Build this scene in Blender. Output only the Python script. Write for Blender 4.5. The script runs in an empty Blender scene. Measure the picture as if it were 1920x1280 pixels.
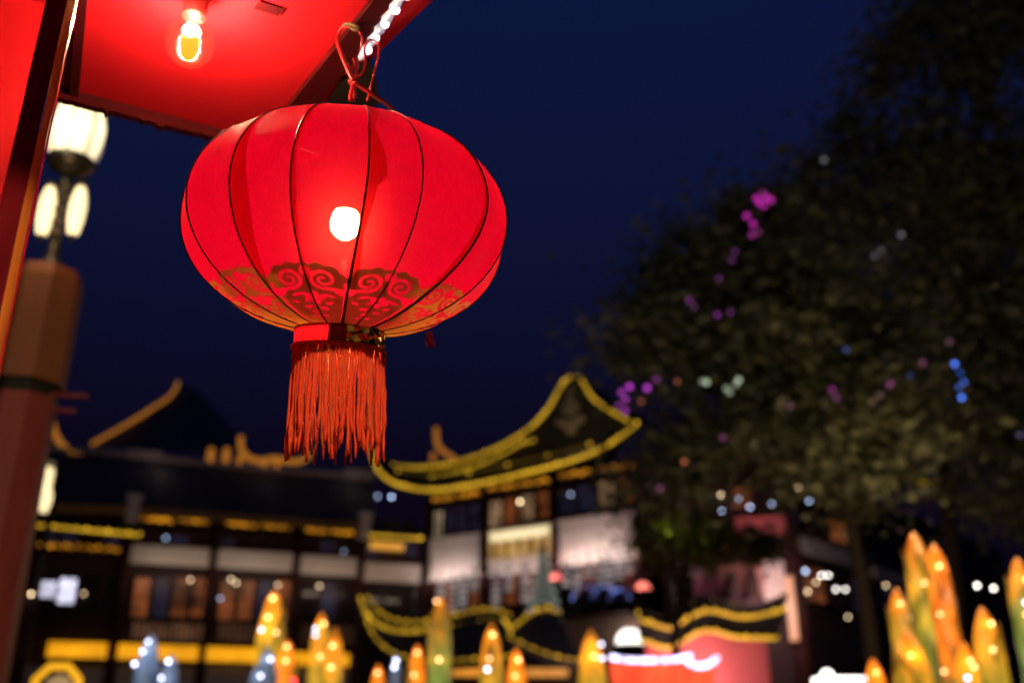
import bpy, math, random
import numpy as np
from mathutils import Vector, Matrix, noise

random.seed(7); rng = np.random.default_rng(7)
R = math.radians
sc = bpy.context.scene
COL = sc.collection

# ------------------------------------------------------------------ camera
CAMZ = 1.6
PITCH = R(22.5); CP, SP = math.cos(PITCH), math.sin(PITCH)
FPX = 1866.7
cam = bpy.data.cameras.new('camera'); camo = bpy.data.objects.new('camera', cam)
COL.objects.link(camo); sc.camera = camo
camo.location = (0, 0, CAMZ); camo.rotation_euler = (R(90) + PITCH, 0, 0)
cam.sensor_width = 36; cam.lens = 35.0
cam.clip_start = 0.05; cam.clip_end = 3000
cam.dof.use_dof = True; cam.dof.focus_distance = 1.10; cam.dof.aperture_fstop = 3.0

# ------------------------------------------------------------------ sky
world = bpy.data.worlds.new('World'); sc.world = world; world.use_nodes = True
wn = world.node_tree; wn.nodes.clear()
w_out = wn.nodes.new('ShaderNodeOutputWorld'); w_bg = wn.nodes.new('ShaderNodeBackground')
w_sky = wn.nodes.new('ShaderNodeTexSky'); w_sky.sky_type = 'NISHITA'; w_sky.sun_disc = False
w_sky.sun_elevation = R(-4.0); w_sky.sun_rotation = R(200)
w_geo = wn.nodes.new('ShaderNodeTexCoord'); w_sep = wn.nodes.new('ShaderNodeSeparateXYZ')
w_ramp = wn.nodes.new('ShaderNodeValToRGB'); w_mix = wn.nodes.new('ShaderNodeMix'); w_mix.data_type = 'RGBA'
w_mix.inputs['Factor'].default_value = 0.93
wn.links.new(w_geo.outputs['Generated'], w_sep.inputs[0])
wn.links.new(w_sep.outputs['Z'], w_ramp.inputs['Fac'])
wn.links.new(w_sky.outputs['Color'], w_mix.inputs['A'])
wn.links.new(w_ramp.outputs['Color'], w_mix.inputs['B'])
wn.links.new(w_mix.outputs['Result'], w_bg.inputs['Color'])
wn.links.new(w_bg.outputs[0], w_out.inputs[0])
w_bg.inputs['Strength'].default_value = 0.1
el = w_ramp.color_ramp.elements
el[0].position = 0.0; el[0].color = (.034, .015, .070, 1)
el[1].position = 0.72; el[1].color = (.040, .092, .52, 1)
e = el.new(0.25); e.color = (.034, .018, .085, 1)
e = el.new(0.48); e.color = (.042, .066, .34, 1)

sc.view_settings.view_transform = 'Standard'; sc.view_settings.look = 'None'
sc.view_settings.exposure = 0; sc.view_settings.gamma = 1
sc.view_settings.use_curve_mapping = False
sc.cycles.use_denoising = True
sc.cycles.max_bounces = 8; sc.cycles.transparent_max_bounces = 16
sc.cycles.sample_clamp_indirect = 4
sc.cycles.caustics_reflective = False; sc.cycles.caustics_refractive = False

# ------------------------------------------------------------------ helpers
def ray(px, py):
    u = (px - 960) / FPX; v = (640 - py) / FPX
    return Vector((u, CP - v * SP, SP + v * CP))
EYE = Vector((0, 0, CAMZ))
def at(px, py, Y):
    """world point seen at that pixel of the photograph, Y metres ahead"""
    r = ray(px, py); return EYE + r * (Y / r.y)

def lerp(a, b, t): return a + (b - a) * t
def resample(pts, n):
    pts = [Vector(p) for p in pts]
    d = [0.0]
    for a, b in zip(pts, pts[1:]): d.append(d[-1] + (b - a).length)
    out = []; k = 0
    for i in range(n):
        s = d[-1] * i / (n - 1)
        while k < len(pts) - 2 and d[k + 1] < s: k += 1
        t = (s - d[k]) / max(d[k + 1] - d[k], 1e-9)
        out.append(pts[k].lerp(pts[k + 1], min(max(t, 0), 1)))
    return out
def smooth(pts, n, it=2):
    """chaikin then resample"""
    pts = [Vector(p) for p in pts]
    for _ in range(it):
        q = [pts[0]]
        for a, b in zip(pts, pts[1:]): q += [a.lerp(b, .25), a.lerp(b, .75)]
        q.append(pts[-1]); pts = q
    return resample(pts, n)

class MB:
    def __init__(s): s.v = []; s.f = []; s.m = []; s.g = []
    def add(s, vs, fs, m=0, g=1.0):
        o = len(s.v); s.v += [tuple(v) for v in vs]
        s.f += [tuple(i + o for i in f) for f in fs]; s.m += [m] * len(fs)
        s.g += list(g) if hasattr(g, '__len__') else [g] * len(vs)
    def box8(s, c, m=0, g=1.0):
        # c: 4 bottom corners then 4 top corners
        s.add(c, [(3, 2, 1, 0), (4, 5, 6, 7), (0, 1, 5, 4), (1, 2, 6, 5), (2, 3, 7, 6), (3, 0, 4, 7)], m, g)
    def box(s, c, ax, ay, az, m=0, g=1.0):
        c = Vector(c); ax, ay, az = Vector(ax), Vector(ay), Vector(az)
        s.box8([c - ax - ay - az, c + ax - ay - az, c + ax + ay - az, c - ax + ay - az,
                c - ax - ay + az, c + ax - ay + az, c + ax + ay + az, c - ax + ay + az], m, g)
    def tube(s, pts, rad, n=8, m=0, g=1.0, cap=True):
        pts = [Vector(p) for p in pts]; N = len(pts)
        rad = rad if hasattr(rad, '__len__') else [rad] * N
        vs = []; up = None; gg = []
        for i, p in enumerate(pts):
            t = (pts[min(i + 1, N - 1)] - pts[max(i - 1, 0)])
            t = t.normalized() if t.length > 1e-9 else Vector((0, 0, 1))
            if up is None:
                up = Vector((0, 0, 1)) if abs(t.z) < .9 else Vector((1, 0, 0))
            a = t.cross(up); a = a.normalized() if a.length > 1e-6 else t.orthogonal().normalized()
            b = a.cross(t).normalized(); up = b
            for k in range(n):
                w = 2 * math.pi * k / n
                vs.append(p + (a * math.cos(w) + b * math.sin(w)) * rad[i])
                gg.append(g[i] if hasattr(g, '__len__') else g)
        fs = []
        for i in range(N - 1):
            for k in range(n):
                k2 = (k + 1) % n
                fs.append((i * n + k, i * n + k2, (i + 1) * n + k2, (i + 1) * n + k))
        if cap:
            fs.append(tuple(range(n - 1, -1, -1))); fs.append(tuple((N - 1) * n + k for k in range(n)))
        s.add(vs, fs, m, gg)
    def lathe(s, prof, C, X=(1, 0, 0), Y=(0, 1, 0), Z=(0, 0, 1), n=24, m=0, g=1.0, cap=True, a0=0, a1=2 * math.pi):
        C, X, Y, Z = Vector(C), Vector(X), Vector(Y), Vector(Z)
        full = abs(a1 - a0 - 2 * math.pi) < 1e-6
        nn = n if full else n + 1
        vs = []; gg = []
        for i, (r, z) in enumerate(prof):
            for k in range(nn):
                w = a0 + (a1 - a0) * k / n
                vs.append(C + X * (r * math.cos(w)) + Y * (r * math.sin(w)) + Z * z)
                gg.append(g[i] if hasattr(g, '__len__') else g)
        fs = []
        for i in range(len(prof) - 1):
            for k in range(n):
                k2 = (k + 1) % nn
                fs.append((i * nn + k, i * nn + k2, (i + 1) * nn + k2, (i + 1) * nn + k))
        if cap and full:
            fs.append(tuple(range(nn - 1, -1, -1))); fs.append(tuple((len(prof) - 1) * nn + k for k in range(nn)))
        s.add(vs, fs, m, gg)
    def ball(s, c, r, n=8, m=0, g=1.0, sq=1.0):
        prof = [(r * math.sin(math.pi * i / (n // 2 + 2)), -r * sq * math.cos(math.pi * i / (n // 2 + 2))) for i in range(1, n // 2 + 2)]
        s.lathe(prof, c, n=n, m=m, g=g)
    def sheet(s, A, B, th, m=0, nrm=None):
        """solid strip between polylines A and B of equal length, th thick along nrm"""
        A = [Vector(p) for p in A]; B = [Vector(p) for p in B]; n = len(A); t = Vector(nrm) * th
        vs = A + B + [p + t for p in A] + [p + t for p in B]
        fs = []
        for i in range(n - 1):
            fs += [(i, i + 1, n + i + 1, n + i), (2 * n + i, 3 * n + i, 3 * n + i + 1, 2 * n + i + 1),
                   (i, 2 * n + i, 2 * n + i + 1, i + 1), (n + i, n + i + 1, 3 * n + i + 1, 3 * n + i)]
        fs += [(0, n, 3 * n, 2 * n), (n - 1, 3 * n - 1, 4 * n - 1, 2 * n - 1)]
        s.add(vs, fs, m)
    def build(s, name, mats, parent=None, sm=False, kind=None):
        o0 = origin(parent)
        me = bpy.data.meshes.new(name)
        me.from_pydata([(v[0] - o0[0], v[1] - o0[1], v[2] - o0[2]) for v in s.v], [], s.f)
        mats = mats if isinstance(mats, (list, tuple)) else [mats]
        for m in mats: me.materials.append(m)
        me.polygons.foreach_set('material_index', s.m)
        if sm: me.polygons.foreach_set('use_smooth', [True] * len(me.polygons))
        a = me.attributes.new('glow', 'FLOAT', 'POINT'); a.data.foreach_set('value', [float(x) for x in s.g])
        me.update()
        ob = bpy.data.objects.new(name, me); COL.objects.link(ob)
        if parent: ob.parent = parent
        if kind: ob['kind'] = kind
        return ob
def origin(o):
    p = Vector((0, 0, 0))
    while o is not None: p += Vector(o.location); o = o.parent
    return p
def tag(o, label, cat, group=None):
    o['label'] = label; o['category'] = cat
    if group: o['group'] = group
    return o
def thing(name, loc, label, cat, group=None):
    o = bpy.data.objects.new(name, None); o.empty_display_size = .1
    COL.objects.link(o); o.location = loc
    return tag(o, label, cat, group)
def lamp(name, loc, power, color, radius, parent=None, kind='POINT'):
    l = bpy.data.lights.new(name, kind); l.energy = power; l.color = color
    if kind in ('POINT', 'SPOT'): l.shadow_soft_size = radius
    o = bpy.data.objects.new(name, l); COL.objects.link(o)
    o.location = Vector(loc) - origin(parent)
    if parent: o.parent = parent
    return o

# ------------------------------------------------------------------ materials
MATS = {}
def nodes(name):
    m = bpy.data.materials.new(name); m.use_nodes = True
    return m, m.node_tree.nodes, m.node_tree.links, m.node_tree.nodes['Principled BSDF'], m.node_tree.nodes['Material Output']
def surf(name, c, rough=.6, var=.3, scale=6., metal=0., bump=.15, c2=None, spec=.4, stretch=(1, 1, 1), coat=0):
    m, N, L, b, out = nodes(name)
    tc = N.new('ShaderNodeTexCoord'); mp = N.new('ShaderNodeMapping'); mp.inputs['Scale'].default_value = stretch
    nz = N.new('ShaderNodeTexNoise'); nz.inputs['Scale'].default_value = scale; nz.inputs['Detail'].default_value = 6
    nz.inputs['Roughness'].default_value = .65
    rp = N.new('ShaderNodeValToRGB')
    c2 = c2 or tuple(x * (1 - var) for x in c)
    rp.color_ramp.elements[0].position = .3; rp.color_ramp.elements[0].color = (*c2, 1)
    rp.color_ramp.elements[1].position = .7; rp.color_ramp.elements[1].color = (*c, 1)
    L.new(tc.outputs['Object'], mp.inputs[0]); L.new(mp.outputs[0], nz.inputs['Vector'])
    L.new(nz.outputs['Fac'], rp.inputs[0]); L.new(rp.outputs[0], b.inputs['Base Color'])
    b.inputs['Roughness'].default_value = rough; b.inputs['Metallic'].default_value = metal
    b.inputs['Specular IOR Level'].default_value = spec
    b.inputs['Coat Weight'].default_value = coat; b.inputs['Coat Roughness'].default_value = .45
    if bump:
        bp = N.new('ShaderNodeBump'); bp.inputs['Strength'].default_value = bump; bp.inputs['Distance'].default_value = .01
        L.new(nz.outputs['Fac'], bp.inputs['Height']); L.new(bp.outputs[0], b.inputs['Normal'])
    MATS[name] = m; return m
def glow(name, c, s, attr=True, base=(.3, .3, .3), var=0.0, scale=3.):
    """a surface given emission; 'glow' varies it from piece to piece"""
    m, N, L, b, out = nodes(name)
    b.inputs['Base Color'].default_value = (*base, 1); b.inputs['Roughness'].default_value = .4
    b.inputs['Emission Color'].default_value = (*c, 1)
    at_ = N.new('ShaderNodeAttribute'); at_.attribute_name = 'glow'
    mu = N.new('ShaderNodeMath'); mu.operation = 'MULTIPLY'; mu.inputs[1].default_value = s
    L.new(at_.outputs['Fac'], mu.inputs[0])
    last = mu.outputs[0]
    if var:
        tc = N.new('ShaderNodeTexCoord'); nz = N.new('ShaderNodeTexNoise'); nz.inputs['Scale'].default_value = scale
        mr = N.new('ShaderNodeMapRange'); mr.inputs[1].default_value = .3; mr.inputs[2].default_value = .7
        mr.inputs[3].default_value = 1 - var; mr.inputs[4].default_value = 1 + var
        L.new(tc.outputs['Object'], nz.inputs['Vector']); L.new(nz.outputs['Fac'], mr.inputs[0])
        m2 = N.new('ShaderNodeMath'); m2.operation = 'MULTIPLY'
        L.new(last, m2.inputs[0]); L.new(mr.outputs[0], m2.inputs[1]); last = m2.outputs[0]
    L.new(last, b.inputs['Emission Strength'])
    MATS[name] = m; return m

M_DARKWOOD = surf('dark_red_wood', (.060, .016, .013), .55, .5, 5, stretch=(1, 1, .2))
M_WALLDARK = surf('dark_timber_wall', (.045, .022, .020), .7, .4, 4)
M_TILE = surf('dark_clay_tile', (.045, .045, .048), .75, .4, 3)
M_PLASTER = surf('cream_plaster', (.62, .55, .47), .85, .15, 1.2)
M_BOARD = surf('cream_board', (.72, .66, .60), .6, .12, .8)
M_PINKWALL = surf('pink_wall', (.55, .13, .14), .85, .25, 1.0)
M_GROUND = surf('grey_paving', (.12, .115, .11), .7, .4, 1.5)
M_IRON = surf('dark_iron', (.03, .027, .02), .30, .4, 12, metal=.4)
M_BARK = surf('dark_bark', (.030, .020, .014), .9, .5, 9, stretch=(1, 1, .25), bump=.6)
M_GLASS = surf('dark_window_glass', (.02, .02, .03), .12, .2, 2, bump=0, spec=.6)
M_RIDGE = surf('lime_washed_ridge', (.42, .36, .33), .8, .4, 3)
M_GOLDPAINT = surf('gilded_wood', (.60, .36, .06), .4, .4, 8, metal=.6)
M_PILLAR = surf('brown_pillar_paint', (.155, .043, .009), .6, .35, 5, stretch=(1, 1, .3))
M_PILLARRED = surf('red_lit_pillar_rod_paint', (.175, .022, .013), .6, .3, 5, stretch=(1, 1, .3))  # lantern's red glow put into the lower pillar's colour; rods share it

G_EAVE = glow('gold_string_light', (1., .56, .025), 1.05, base=(.5, .3, .05))
G_FLOODLIT = glow('amber_floodlit_glow', (1., .34, .03), .34, base=(.4, .2, .05))  # floodlight on the ornaments painted as their own emission
G_FRET = glow('amber_fretwork_light', (1., .38, .012), .48, base=(.4, .2, .03), var=.5, scale=2.2)
G_STRIP = glow('yellow_light_box', (1., .40, .006), .95, base=(.5, .3, .05), var=.25, scale=1.2)
G_WIN = glow('dim_room_light', (.85, .22, .06), .20, base=(.03, .02, .02), var=.9, scale=1.3)
G_WINB = glow('blue_room_light', (.30, .30, .75), .03, base=(.02, .02, .03), var=.9, scale=1.1)
G_BOKEHW = glow('warm_small_lamp', (1., .72, .42), 13.)
G_BOKEHB = glow('cool_small_lamp', (.50, .65, 1.), 13.)
G_BOKEHX = glow('white_small_lamp', (1., .93, .85), 12.)
G_WHITE = glow('white_lamp', (1., .93, .85), 4.)
G_SHOP = glow('bright_shop_display', (.80, .78, 1.), 1.3, var=.4, scale=1.5)
G_SIGN = glow('lit_sign_board', (1., .55, .12), .42, var=.35, scale=1.2)

# ------------------------------------------------------------------ ground
g = MB(); S = 1500
g.add([(-S, -S, 0), (S, -S, 0), (S, S, 0), (-S, S, 0)], [(0, 1, 2, 3)])
gr = g.build('ground', M_GROUND); gr['kind'] = 'structure'

# ------------------------------------------------------------------ facades
class Facade:
    """a vertical plane: origin o on the ground, direction e along it, n outwards"""
    def __init__(s, o, ang):
        s.o = Vector((o[0], o[1], 0)); s.e = Vector((math.cos(ang), math.sin(ang), 0))
        s.n = Vector((s.e.y, -s.e.x, 0))
    def p(s, a, z, d=0): return s.o + s.e * a + s.n * d + Vector((0, 0, z))
    def hit(s, px, py, d=0):
        r = ray(px, py); q = s.o + s.n * d
        t = (q - EYE).dot(s.n) / r.dot(s.n)
        w = EYE + r * t; return (w - s.o).dot(s.e), w.z
    def at(s, px, py, d=0):
        a, z = s.hit(px, py, d); return s.p(a, z, d)
    def rect(s, x0, y0, x1, y1, d=0):
        xm, ym = (x0 + x1) / 2, (y0 + y1) / 2
        return s.hit(x0, ym, d)[0], s.hit(x1, ym, d)[0], s.hit(xm, y1, d)[1], s.hit(xm, y0, d)[1]
    def box(s, mb, a0, a1, z0, z1, d0, d1, m=0, g=1.0):
        mb.box8([s.p(a0, z0, d1), s.p(a1, z0, d1), s.p(a1, z0, d0), s.p(a0, z0, d0),
                 s.p(a0, z1, d1), s.p(a1, z1, d1), s.p(a1, z1, d0), s.p(a0, z1, d0)], m, g)
    def part(s, name, a0, a1, z0, z1, d0, d1, mat, parent):
        mb = MB(); s.box(mb, a0, a1, z0, z1, d0, d1); return mb.build(name, mat, parent)

def window(F, parent, a0, a1, z0, z1, d, glass, nx=3, nz=2, fr=.07):
    """timber frame (four bars and muntins) with its pane behind"""
    mb = MB()
    F.box(mb, a0, a0 + fr, z0, z1, d, d + .10); F.box(mb, a1 - fr, a1, z0, z1, d, d + .10)
    F.box(mb, a0 + fr, a1 - fr, z0, z0 + fr, d, d + .098); F.box(mb, a0 + fr, a1 - fr, z1 - fr, z1, d, d + .098)
    for i in range(1, nx):
        a = lerp(a0, a1, i / nx); F.box(mb, a - .025, a + .025, z0 + fr, z1 - fr, d + .01, d + .08)
    for j in range(1, nz):
        z = lerp(z0, z1, j / nz); F.box(mb, a0 + fr, a1 - fr, z - .022, z + .022, d + .013, d + .076)
    w = mb.build('window', M_DARKWOOD, parent)
    p = MB(); F.box(p, a0 + fr * .5, a1 - fr * .5, z0 + fr * .5, z1 - fr * .5, d - .03, d + .005)
    p.build('pane', glass, w)
    return w
def fretwork(F, parent, a0, a1, z0, z1, d, n=8):
    """hanging lattice under the eave lined with amber lights"""
    mb = MB()
    F.box(mb, a0, a1, z1 - .05, z1, d, d + .06); F.box(mb, a0, a1, z0, z0 + .04, d + .002, d + .058)
    for i in range(n + 1):
        a = lerp(a0 + .03, a1 - .03, i / n); F.box(mb, a - .02, a + .02, z0 + .04, z1 - .05, d, d + .06)
    f = mb.build('fretwork', M_DARKWOOD, parent)
    b = MB()
    for i in range(n * 2):
        a = lerp(a0 + .06, a1 - .06, (i + .5) / (2 * n)); z = (z0 + z1) / 2 + .05 * math.sin(i * 1.9)
        b.ball(F.p(a, z, d + .09), .075, 8, g=random.choice((.35, .8, 1.2, 1.7)))
    b.build('small_lights', G_FRET, f, kind='stuff')
    return f
def string_light(pts, rad, mat, label, group, step=.35, bulb=.09, tube_g=.55, name='light_string', cat='string lights'):
    """a rope of lights along a roof edge: lit rope plus brighter bulbs"""
    ps = resample(pts, max(4, int(sum((b - a).length for a, b in zip(pts, pts[1:])) / step)))
    c = ps[0]
    t = thing(name, c, label, cat, group)
    r = MB(); r.tube(ps, rad * .50, 6, g=[tube_g * 1.45 * random.uniform(.6, 1.3) for _ in ps]); r.build('rope', mat, t, True)
    b = MB()
    for p in ps: b.ball(p + Vector((0, 0, rad * .4)), bulb * random.uniform(.62, .85), 8, g=random.choice((.3, .5, .7, .9, 1.5)))
    b.build('bulbs', mat, t, True, kind='stuff')
    return t
def tile_rows(A, B, rad, parent, n):
    mb = MB()
    A = resample(A, n); B = resample(B, n)
    for p, q in zip(A, B):
        mid = p.lerp(q, .5); off = Vector((0, 0, rad * .6))
        mb.tube([p + off, mid + off, q + off], rad, 5)
    return mb.build('tile_rows', M_TILE, parent, kind='stuff')
def disc_light(p, r, mat, label, group, g=1.0, arm=None):
    mb = MB(); mb.ball((0, 0, 0), r, 10, g=g)
    # short stem it is fixed by
    o = thing('small_lamp', p, label, 'lamp', group)
    b = MB(); b.ball(p, r, 10, g=g); b.build('bulb', mat, o, True)
    s = MB(); s.lathe([(r * .5, r * .8), (r * .5, r * 1.6), (r * .25, r * 2.2)], p, n=8); s.build('socket', M_IRON, o)
    if arm is not None:
        a = MB(); q = p + Vector((0, 0, r * 1.9)); a.tube([q, q + arm], .012, 6); a.build('arm', M_IRON, o)
    return o

# ================================================================== LEFT HALL
F1 = Facade(at(460, 1050, 42), R(20.4))
o1 = F1.at(480, 1250); o1.z = 0
hall = thing('teahouse', o1, 'long dark three storey teahouse with cream balcony boards above a yellow lit fascia', 'building')
s0 = F1.hit(-40, 1050)[0]; s1 = F1.hit(792, 1050)[0]
ztop = F1.hit(480, 968)[1]
F1.part('wall', s0, s1, 0, ztop, -9, -.25, M_WALLDARK, hall)
for x in (62, 236, 399, 555, 675):
    a = F1.hit(x, 1050)[0]
    mb = MB(); mb.lathe([(.20, 0), (.20, ztop)], F1.p(a, 0, .12), n=12); mb.build('column', M_DARKWOOD, hall, True)
bays = [(70, 228), (246, 392), (407, 548), (563, 668), (682, 786)]
# cream balcony boards
for (x0, x1, y) in ((240, 394, 1041), (405, 549, 1050), (560, 671, 1060), (679, 788, 1073)):
    a0, a1, z0, z1 = F1.rect(x0, y - 17, x1, y + 17, .2)
    mb = MB(); F1.box(mb, a0, a1, z0, z1, .14, .22); pb = mb.build('balcony_board', M_BOARD, hall)
    mb = MB(); F1.box(mb, a0 - .05, a1 + .05, z1, z1 + .07, .10, .27); mb.build('hand_rail', M_DARKWOOD, pb)
# upper windows, middle windows, lower lattice
for i, (x0, x1) in enumerate(bays):
    n = 4 if i < 3 else 3
    for k in range(n):
        xa = lerp(x0, x1, k / n); xb = lerp(x0, x1, (k + 1) / n)
        y = lerp(985, 1015, (x0 + x1) / 2 / 790)
        a0, a1, z0, z1 = F1.rect(xa, y + 4, xb, y + 33)
        window(F1, hall, a0 + .03, a1 - .03, z0, z1, 0, random.choice((M_GLASS, G_WINB)), 2, 2)
        y = lerp(1070, 1096, (x0 + x1) / 2 / 790)
        a0, a1, z0, z1 = F1.rect(xa, y, xb, y + 78)
        window(F1, hall, a0 + .03, a1 - .03, z0, z1, 0, (G_WIN, G_WIN, M_GLASS, G_WINB)[random.randrange(4)] if i in (1, 2) else random.choice((M_GLASS, G_WINB)), 2, 4)
    if i in (1, 2, 3):
        y = lerp(1158, 1172, (x0 + x1) / 2 / 790)
        a0, a1, z0, z1 = F1.rect(x0, y, x1, y + 40, .3)
        mb = MB(); F1.box(mb, a0, a1, z1 - .08, z1, .28, .40); F1.box(mb, a0, a1, z0, z0 + .08, .28, .40)
        nb = 14
        for k in range(nb + 1):
            a = lerp(a0 + .03, a1 - .03, k / nb); F1.box(mb, a - .03, a + .03, z0 + .08, z1 - .08, .30, .38)
        bl = mb.build('balustrade', M_DARKWOOD, hall)
        mb = MB(); F1.box(mb, a0, a1, z0 + .08, z1 - .08, .24, .27); mb.build('back_board', glow('lattice_board_light%d' % i, (.8, .34, .16), (.10, .05, .03)[i - 1], base=(.3, .2, .15), var=.7, scale=2), bl)
# yellow lit fascia boxes above the ground floor shops
for (x0, x1, y0, y1) in ((89, 200, 1203, 1232), (221, 372, 1208, 1236), (387, 483, 1213, 1240), (546, 655, 1223, 1247)):
    a0, a1, z0, z1 = F1.rect(x0, y0, x1, y1, .5)
    mb = MB(); F1.box(mb, a0, a1, z0, z1, .30, .50); fb = mb.build('fascia_light', G_STRIP, hall)
    mb = MB(); F1.box(mb, a0 - .06, a1 + .06, z1 + .002, z1 + .10, .25, .58); mb.build('trim', M_DARKWOOD, fb)
    mb = MB(); F1.box(mb, a0 - .06, a1 + .06, z0 - .10, z0 - .002, .25, .58); mb.build('trim', M_DARKWOOD, fb)
# shop fronts
for (x0, x1) in ((30, 200), (217, 375), (385, 486), (545, 660)):
    a0, a1, z0, z1 = F1.rect(x0, 1248, x1, 1300, .2)
    mb = MB(); F1.box(mb, a0, a1, 0.1, z1, .02, .12); mb.build('shop_front', M_PLASTER, hall)
# fretwork under the eave
for (x0, x1, y) in ((259, 326, 974), (332, 394, 977), (419, 482, 983), (488, 548, 987), (571, 617, 995), (620, 666, 998)):
    a0, a1, z0, z1 = F1.rect(x0, y - 9, x1, y + 8, .9)
    fretwork(F1, hall, a0, a1, z0, z1, .9, 5)
# roof
ev = smooth([F1.at(x, y, 1.5) for x, y in ((-60, 935), (100, 944), (245, 948), (400, 960), (560, 972), (660, 981), (697, 975))], 40)
rd = smooth([F1.at(x, y, -3.2) for x, y in ((-60, 838), (100, 846), (245, 858), (320, 868), (480, 884), (600, 893), (697, 900))], 40)
bk = [p + (-F1.n) * 4.7 - Vector((0, 0, 1.8)) for p in rd]
mb = MB(); mb.sheet(ev, rd, -.25, 0, (0, 0, 1)); mb.sheet(rd, bk, -.25, 0, (0, 0, 1)); rf = mb.build('roof', M_TILE, hall)
tile_rows(ev, rd, .07, rf, 90)
mb = MB(); mb.tube([p + Vector((0, 0, .12)) for p in rd], .16, 8); mb.build('ridge', M_RIDGE, rf)
for (x, y, d) in ((268, 862, -3.2), (672, 897, -3.2)):
    p = F1.at(x, y, d)
    mb = MB(); mb.box(p + Vector((0, 0, .12)), F1.e * .75, F1.n * .2, Vector((0, 0, .28)) + F1.e * .05); mb.build('ridge_end_block', M_RIDGE, rf)
for x, y in ((300, 862), (500, 880), (660, 892)):
    lamp('ridge_fill', F1.at(x, y - 12, -1.6), 7 if x != 500 else 3, (1, .72, .6), .1, hall)  # unseen lamps added to bring out the pale ridge
# corner plaster pieces on the eave ends
for (x, y) in ((249, 958), (683, 990)):
    p = F1.at(x, y, 1.4); mb = MB()
    mb.box(p, F1.e * .22, F1.n * .2, Vector((0, 0, .45))); mb.box(p + Vector((0, 0, .55)), F1.e * .3, F1.n * .25, Vector((0, 0, .1)))
    mb.build('eave_corner_block', M_BOARD, hall)
# eave edge board
mb = MB(); mb.sheet([p + Vector((0, 0, -.02)) for p in ev], [p + Vector((0, 0, -.35)) for p in ev], .06, 0, F1.n); mb.build('eave_board', surf('ochre_eave_board', (.35, .20, .05), .6, .4, 3), hall)

# ridge ornaments, amber floodlight put into their own glow
def ornament(pts, r, label, legs=()):
    t = thing('ridge_ornament', pts[0], label, 'roof ornament', 'amber lit ornaments along the dark roof ridge')
    P = smooth(pts, 18)
    r = r * .78
    mb = MB(); mb.tube(P, [r * (1.15 - .3 * abs(i / 17 - .5)) for i in range(18)], 8); mb.build('body', G_FLOODLIT, t, True)
    for q in legs:
        m2 = MB(); m2.tube([q, q + Vector((0, 0, -r * 3.2))], [r * 1.1, r * .9], 8); m2.build('foot', G_FLOODLIT, t, True)
    return t
def ridgeP(x, y): return F1.at(x, y, -3.2)
ornament([ridgeP(x, y) for x, y in ((452, 818), (450, 840), (462, 857), (487, 866), (515, 858), (545, 866), (570, 864), (585, 845))], .17,
         'amber lit curled beast ornament with raised tail, nearest the lantern fringe', [ridgeP(450, 855), ridgeP(497, 862), ridgeP(520, 864)])
for i, (x, y) in enumerate(((395, 855), (424, 855))):
    p = ridgeP(x, y)
    t = thing('ridge_figure', p, ('left', 'right')[i] + ' one of two small amber figures standing on the dark roof ridge', 'roof ornament', 'amber lit ornaments along the dark roof ridge')
    mb = MB(); mb.lathe([(.09, -.35), (.17, -.2), (.19, 0), (.13, .15), (.17, .27), (.10, .40)], p, n=10); mb.build('body', G_FLOODLIT, t, True)
    mb = MB(); mb.box(p + Vector((0, 0, -.42)), F1.e * .17, F1.n * .17, Vector((0, 0, .07))); mb.build('plinth', M_RIDGE, t)
ornament([ridgeP(x, y) for x, y in ((98, 792), (103, 815), (118, 838), (150, 858), (200, 868), (262, 876))], .17,
         'long amber lit ridge beast curving up beside the brown lamp pillar', [ridgeP(165, 866)])

# the lower wing at the far left and the link at the right: eaves with gold ropes
def small_eave(x0, y0, x1, y1, d, up):
    A = [F1.at(lerp(x0, x1, i / 9), lerp(y0, y1, i / 9), d) for i in range(10)]
    B = [p - F1.n * d * .9 + Vector((0, 0, up)) for p in A]
    mb = MB(); mb.sheet(A, B, -.18, 0, (0, 0, 1)); e = mb.build('lower_roof', M_TILE, hall); tile_rows(A, B, .06, e, 26)
    return A
A = small_eave(60, 984, 262, 1003, 1.7, 1.1)
string_light([p + F1.n * .05 for p in A], .10, G_EAVE, 'straight gold light rope along the low eave right of the brown pillar', 'gold light ropes on the roofs')
a0, a1, z0, z1 = F1.rect(68, 1012, 228, 1036, .9); fretwork(F1, hall, a0, a1, z0, z1, .7, 12)
A = small_eave(690, 1003, 788, 1010, 1.5, 1.0)
string_light([p + F1.n * .05 for p in A], .09, G_EAVE, 'short gold light rope on the link eave between the two teahouses', 'gold light ropes on the roofs')
a0, a1, z0, z1 = F1.rect(694, 1017, 757, 1029, .7)
F1.part('lit_name_board', a0, a1, z0, z1, .6, .75, glow('amber_name_board', (1., .42, .03), .75), hall)
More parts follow.
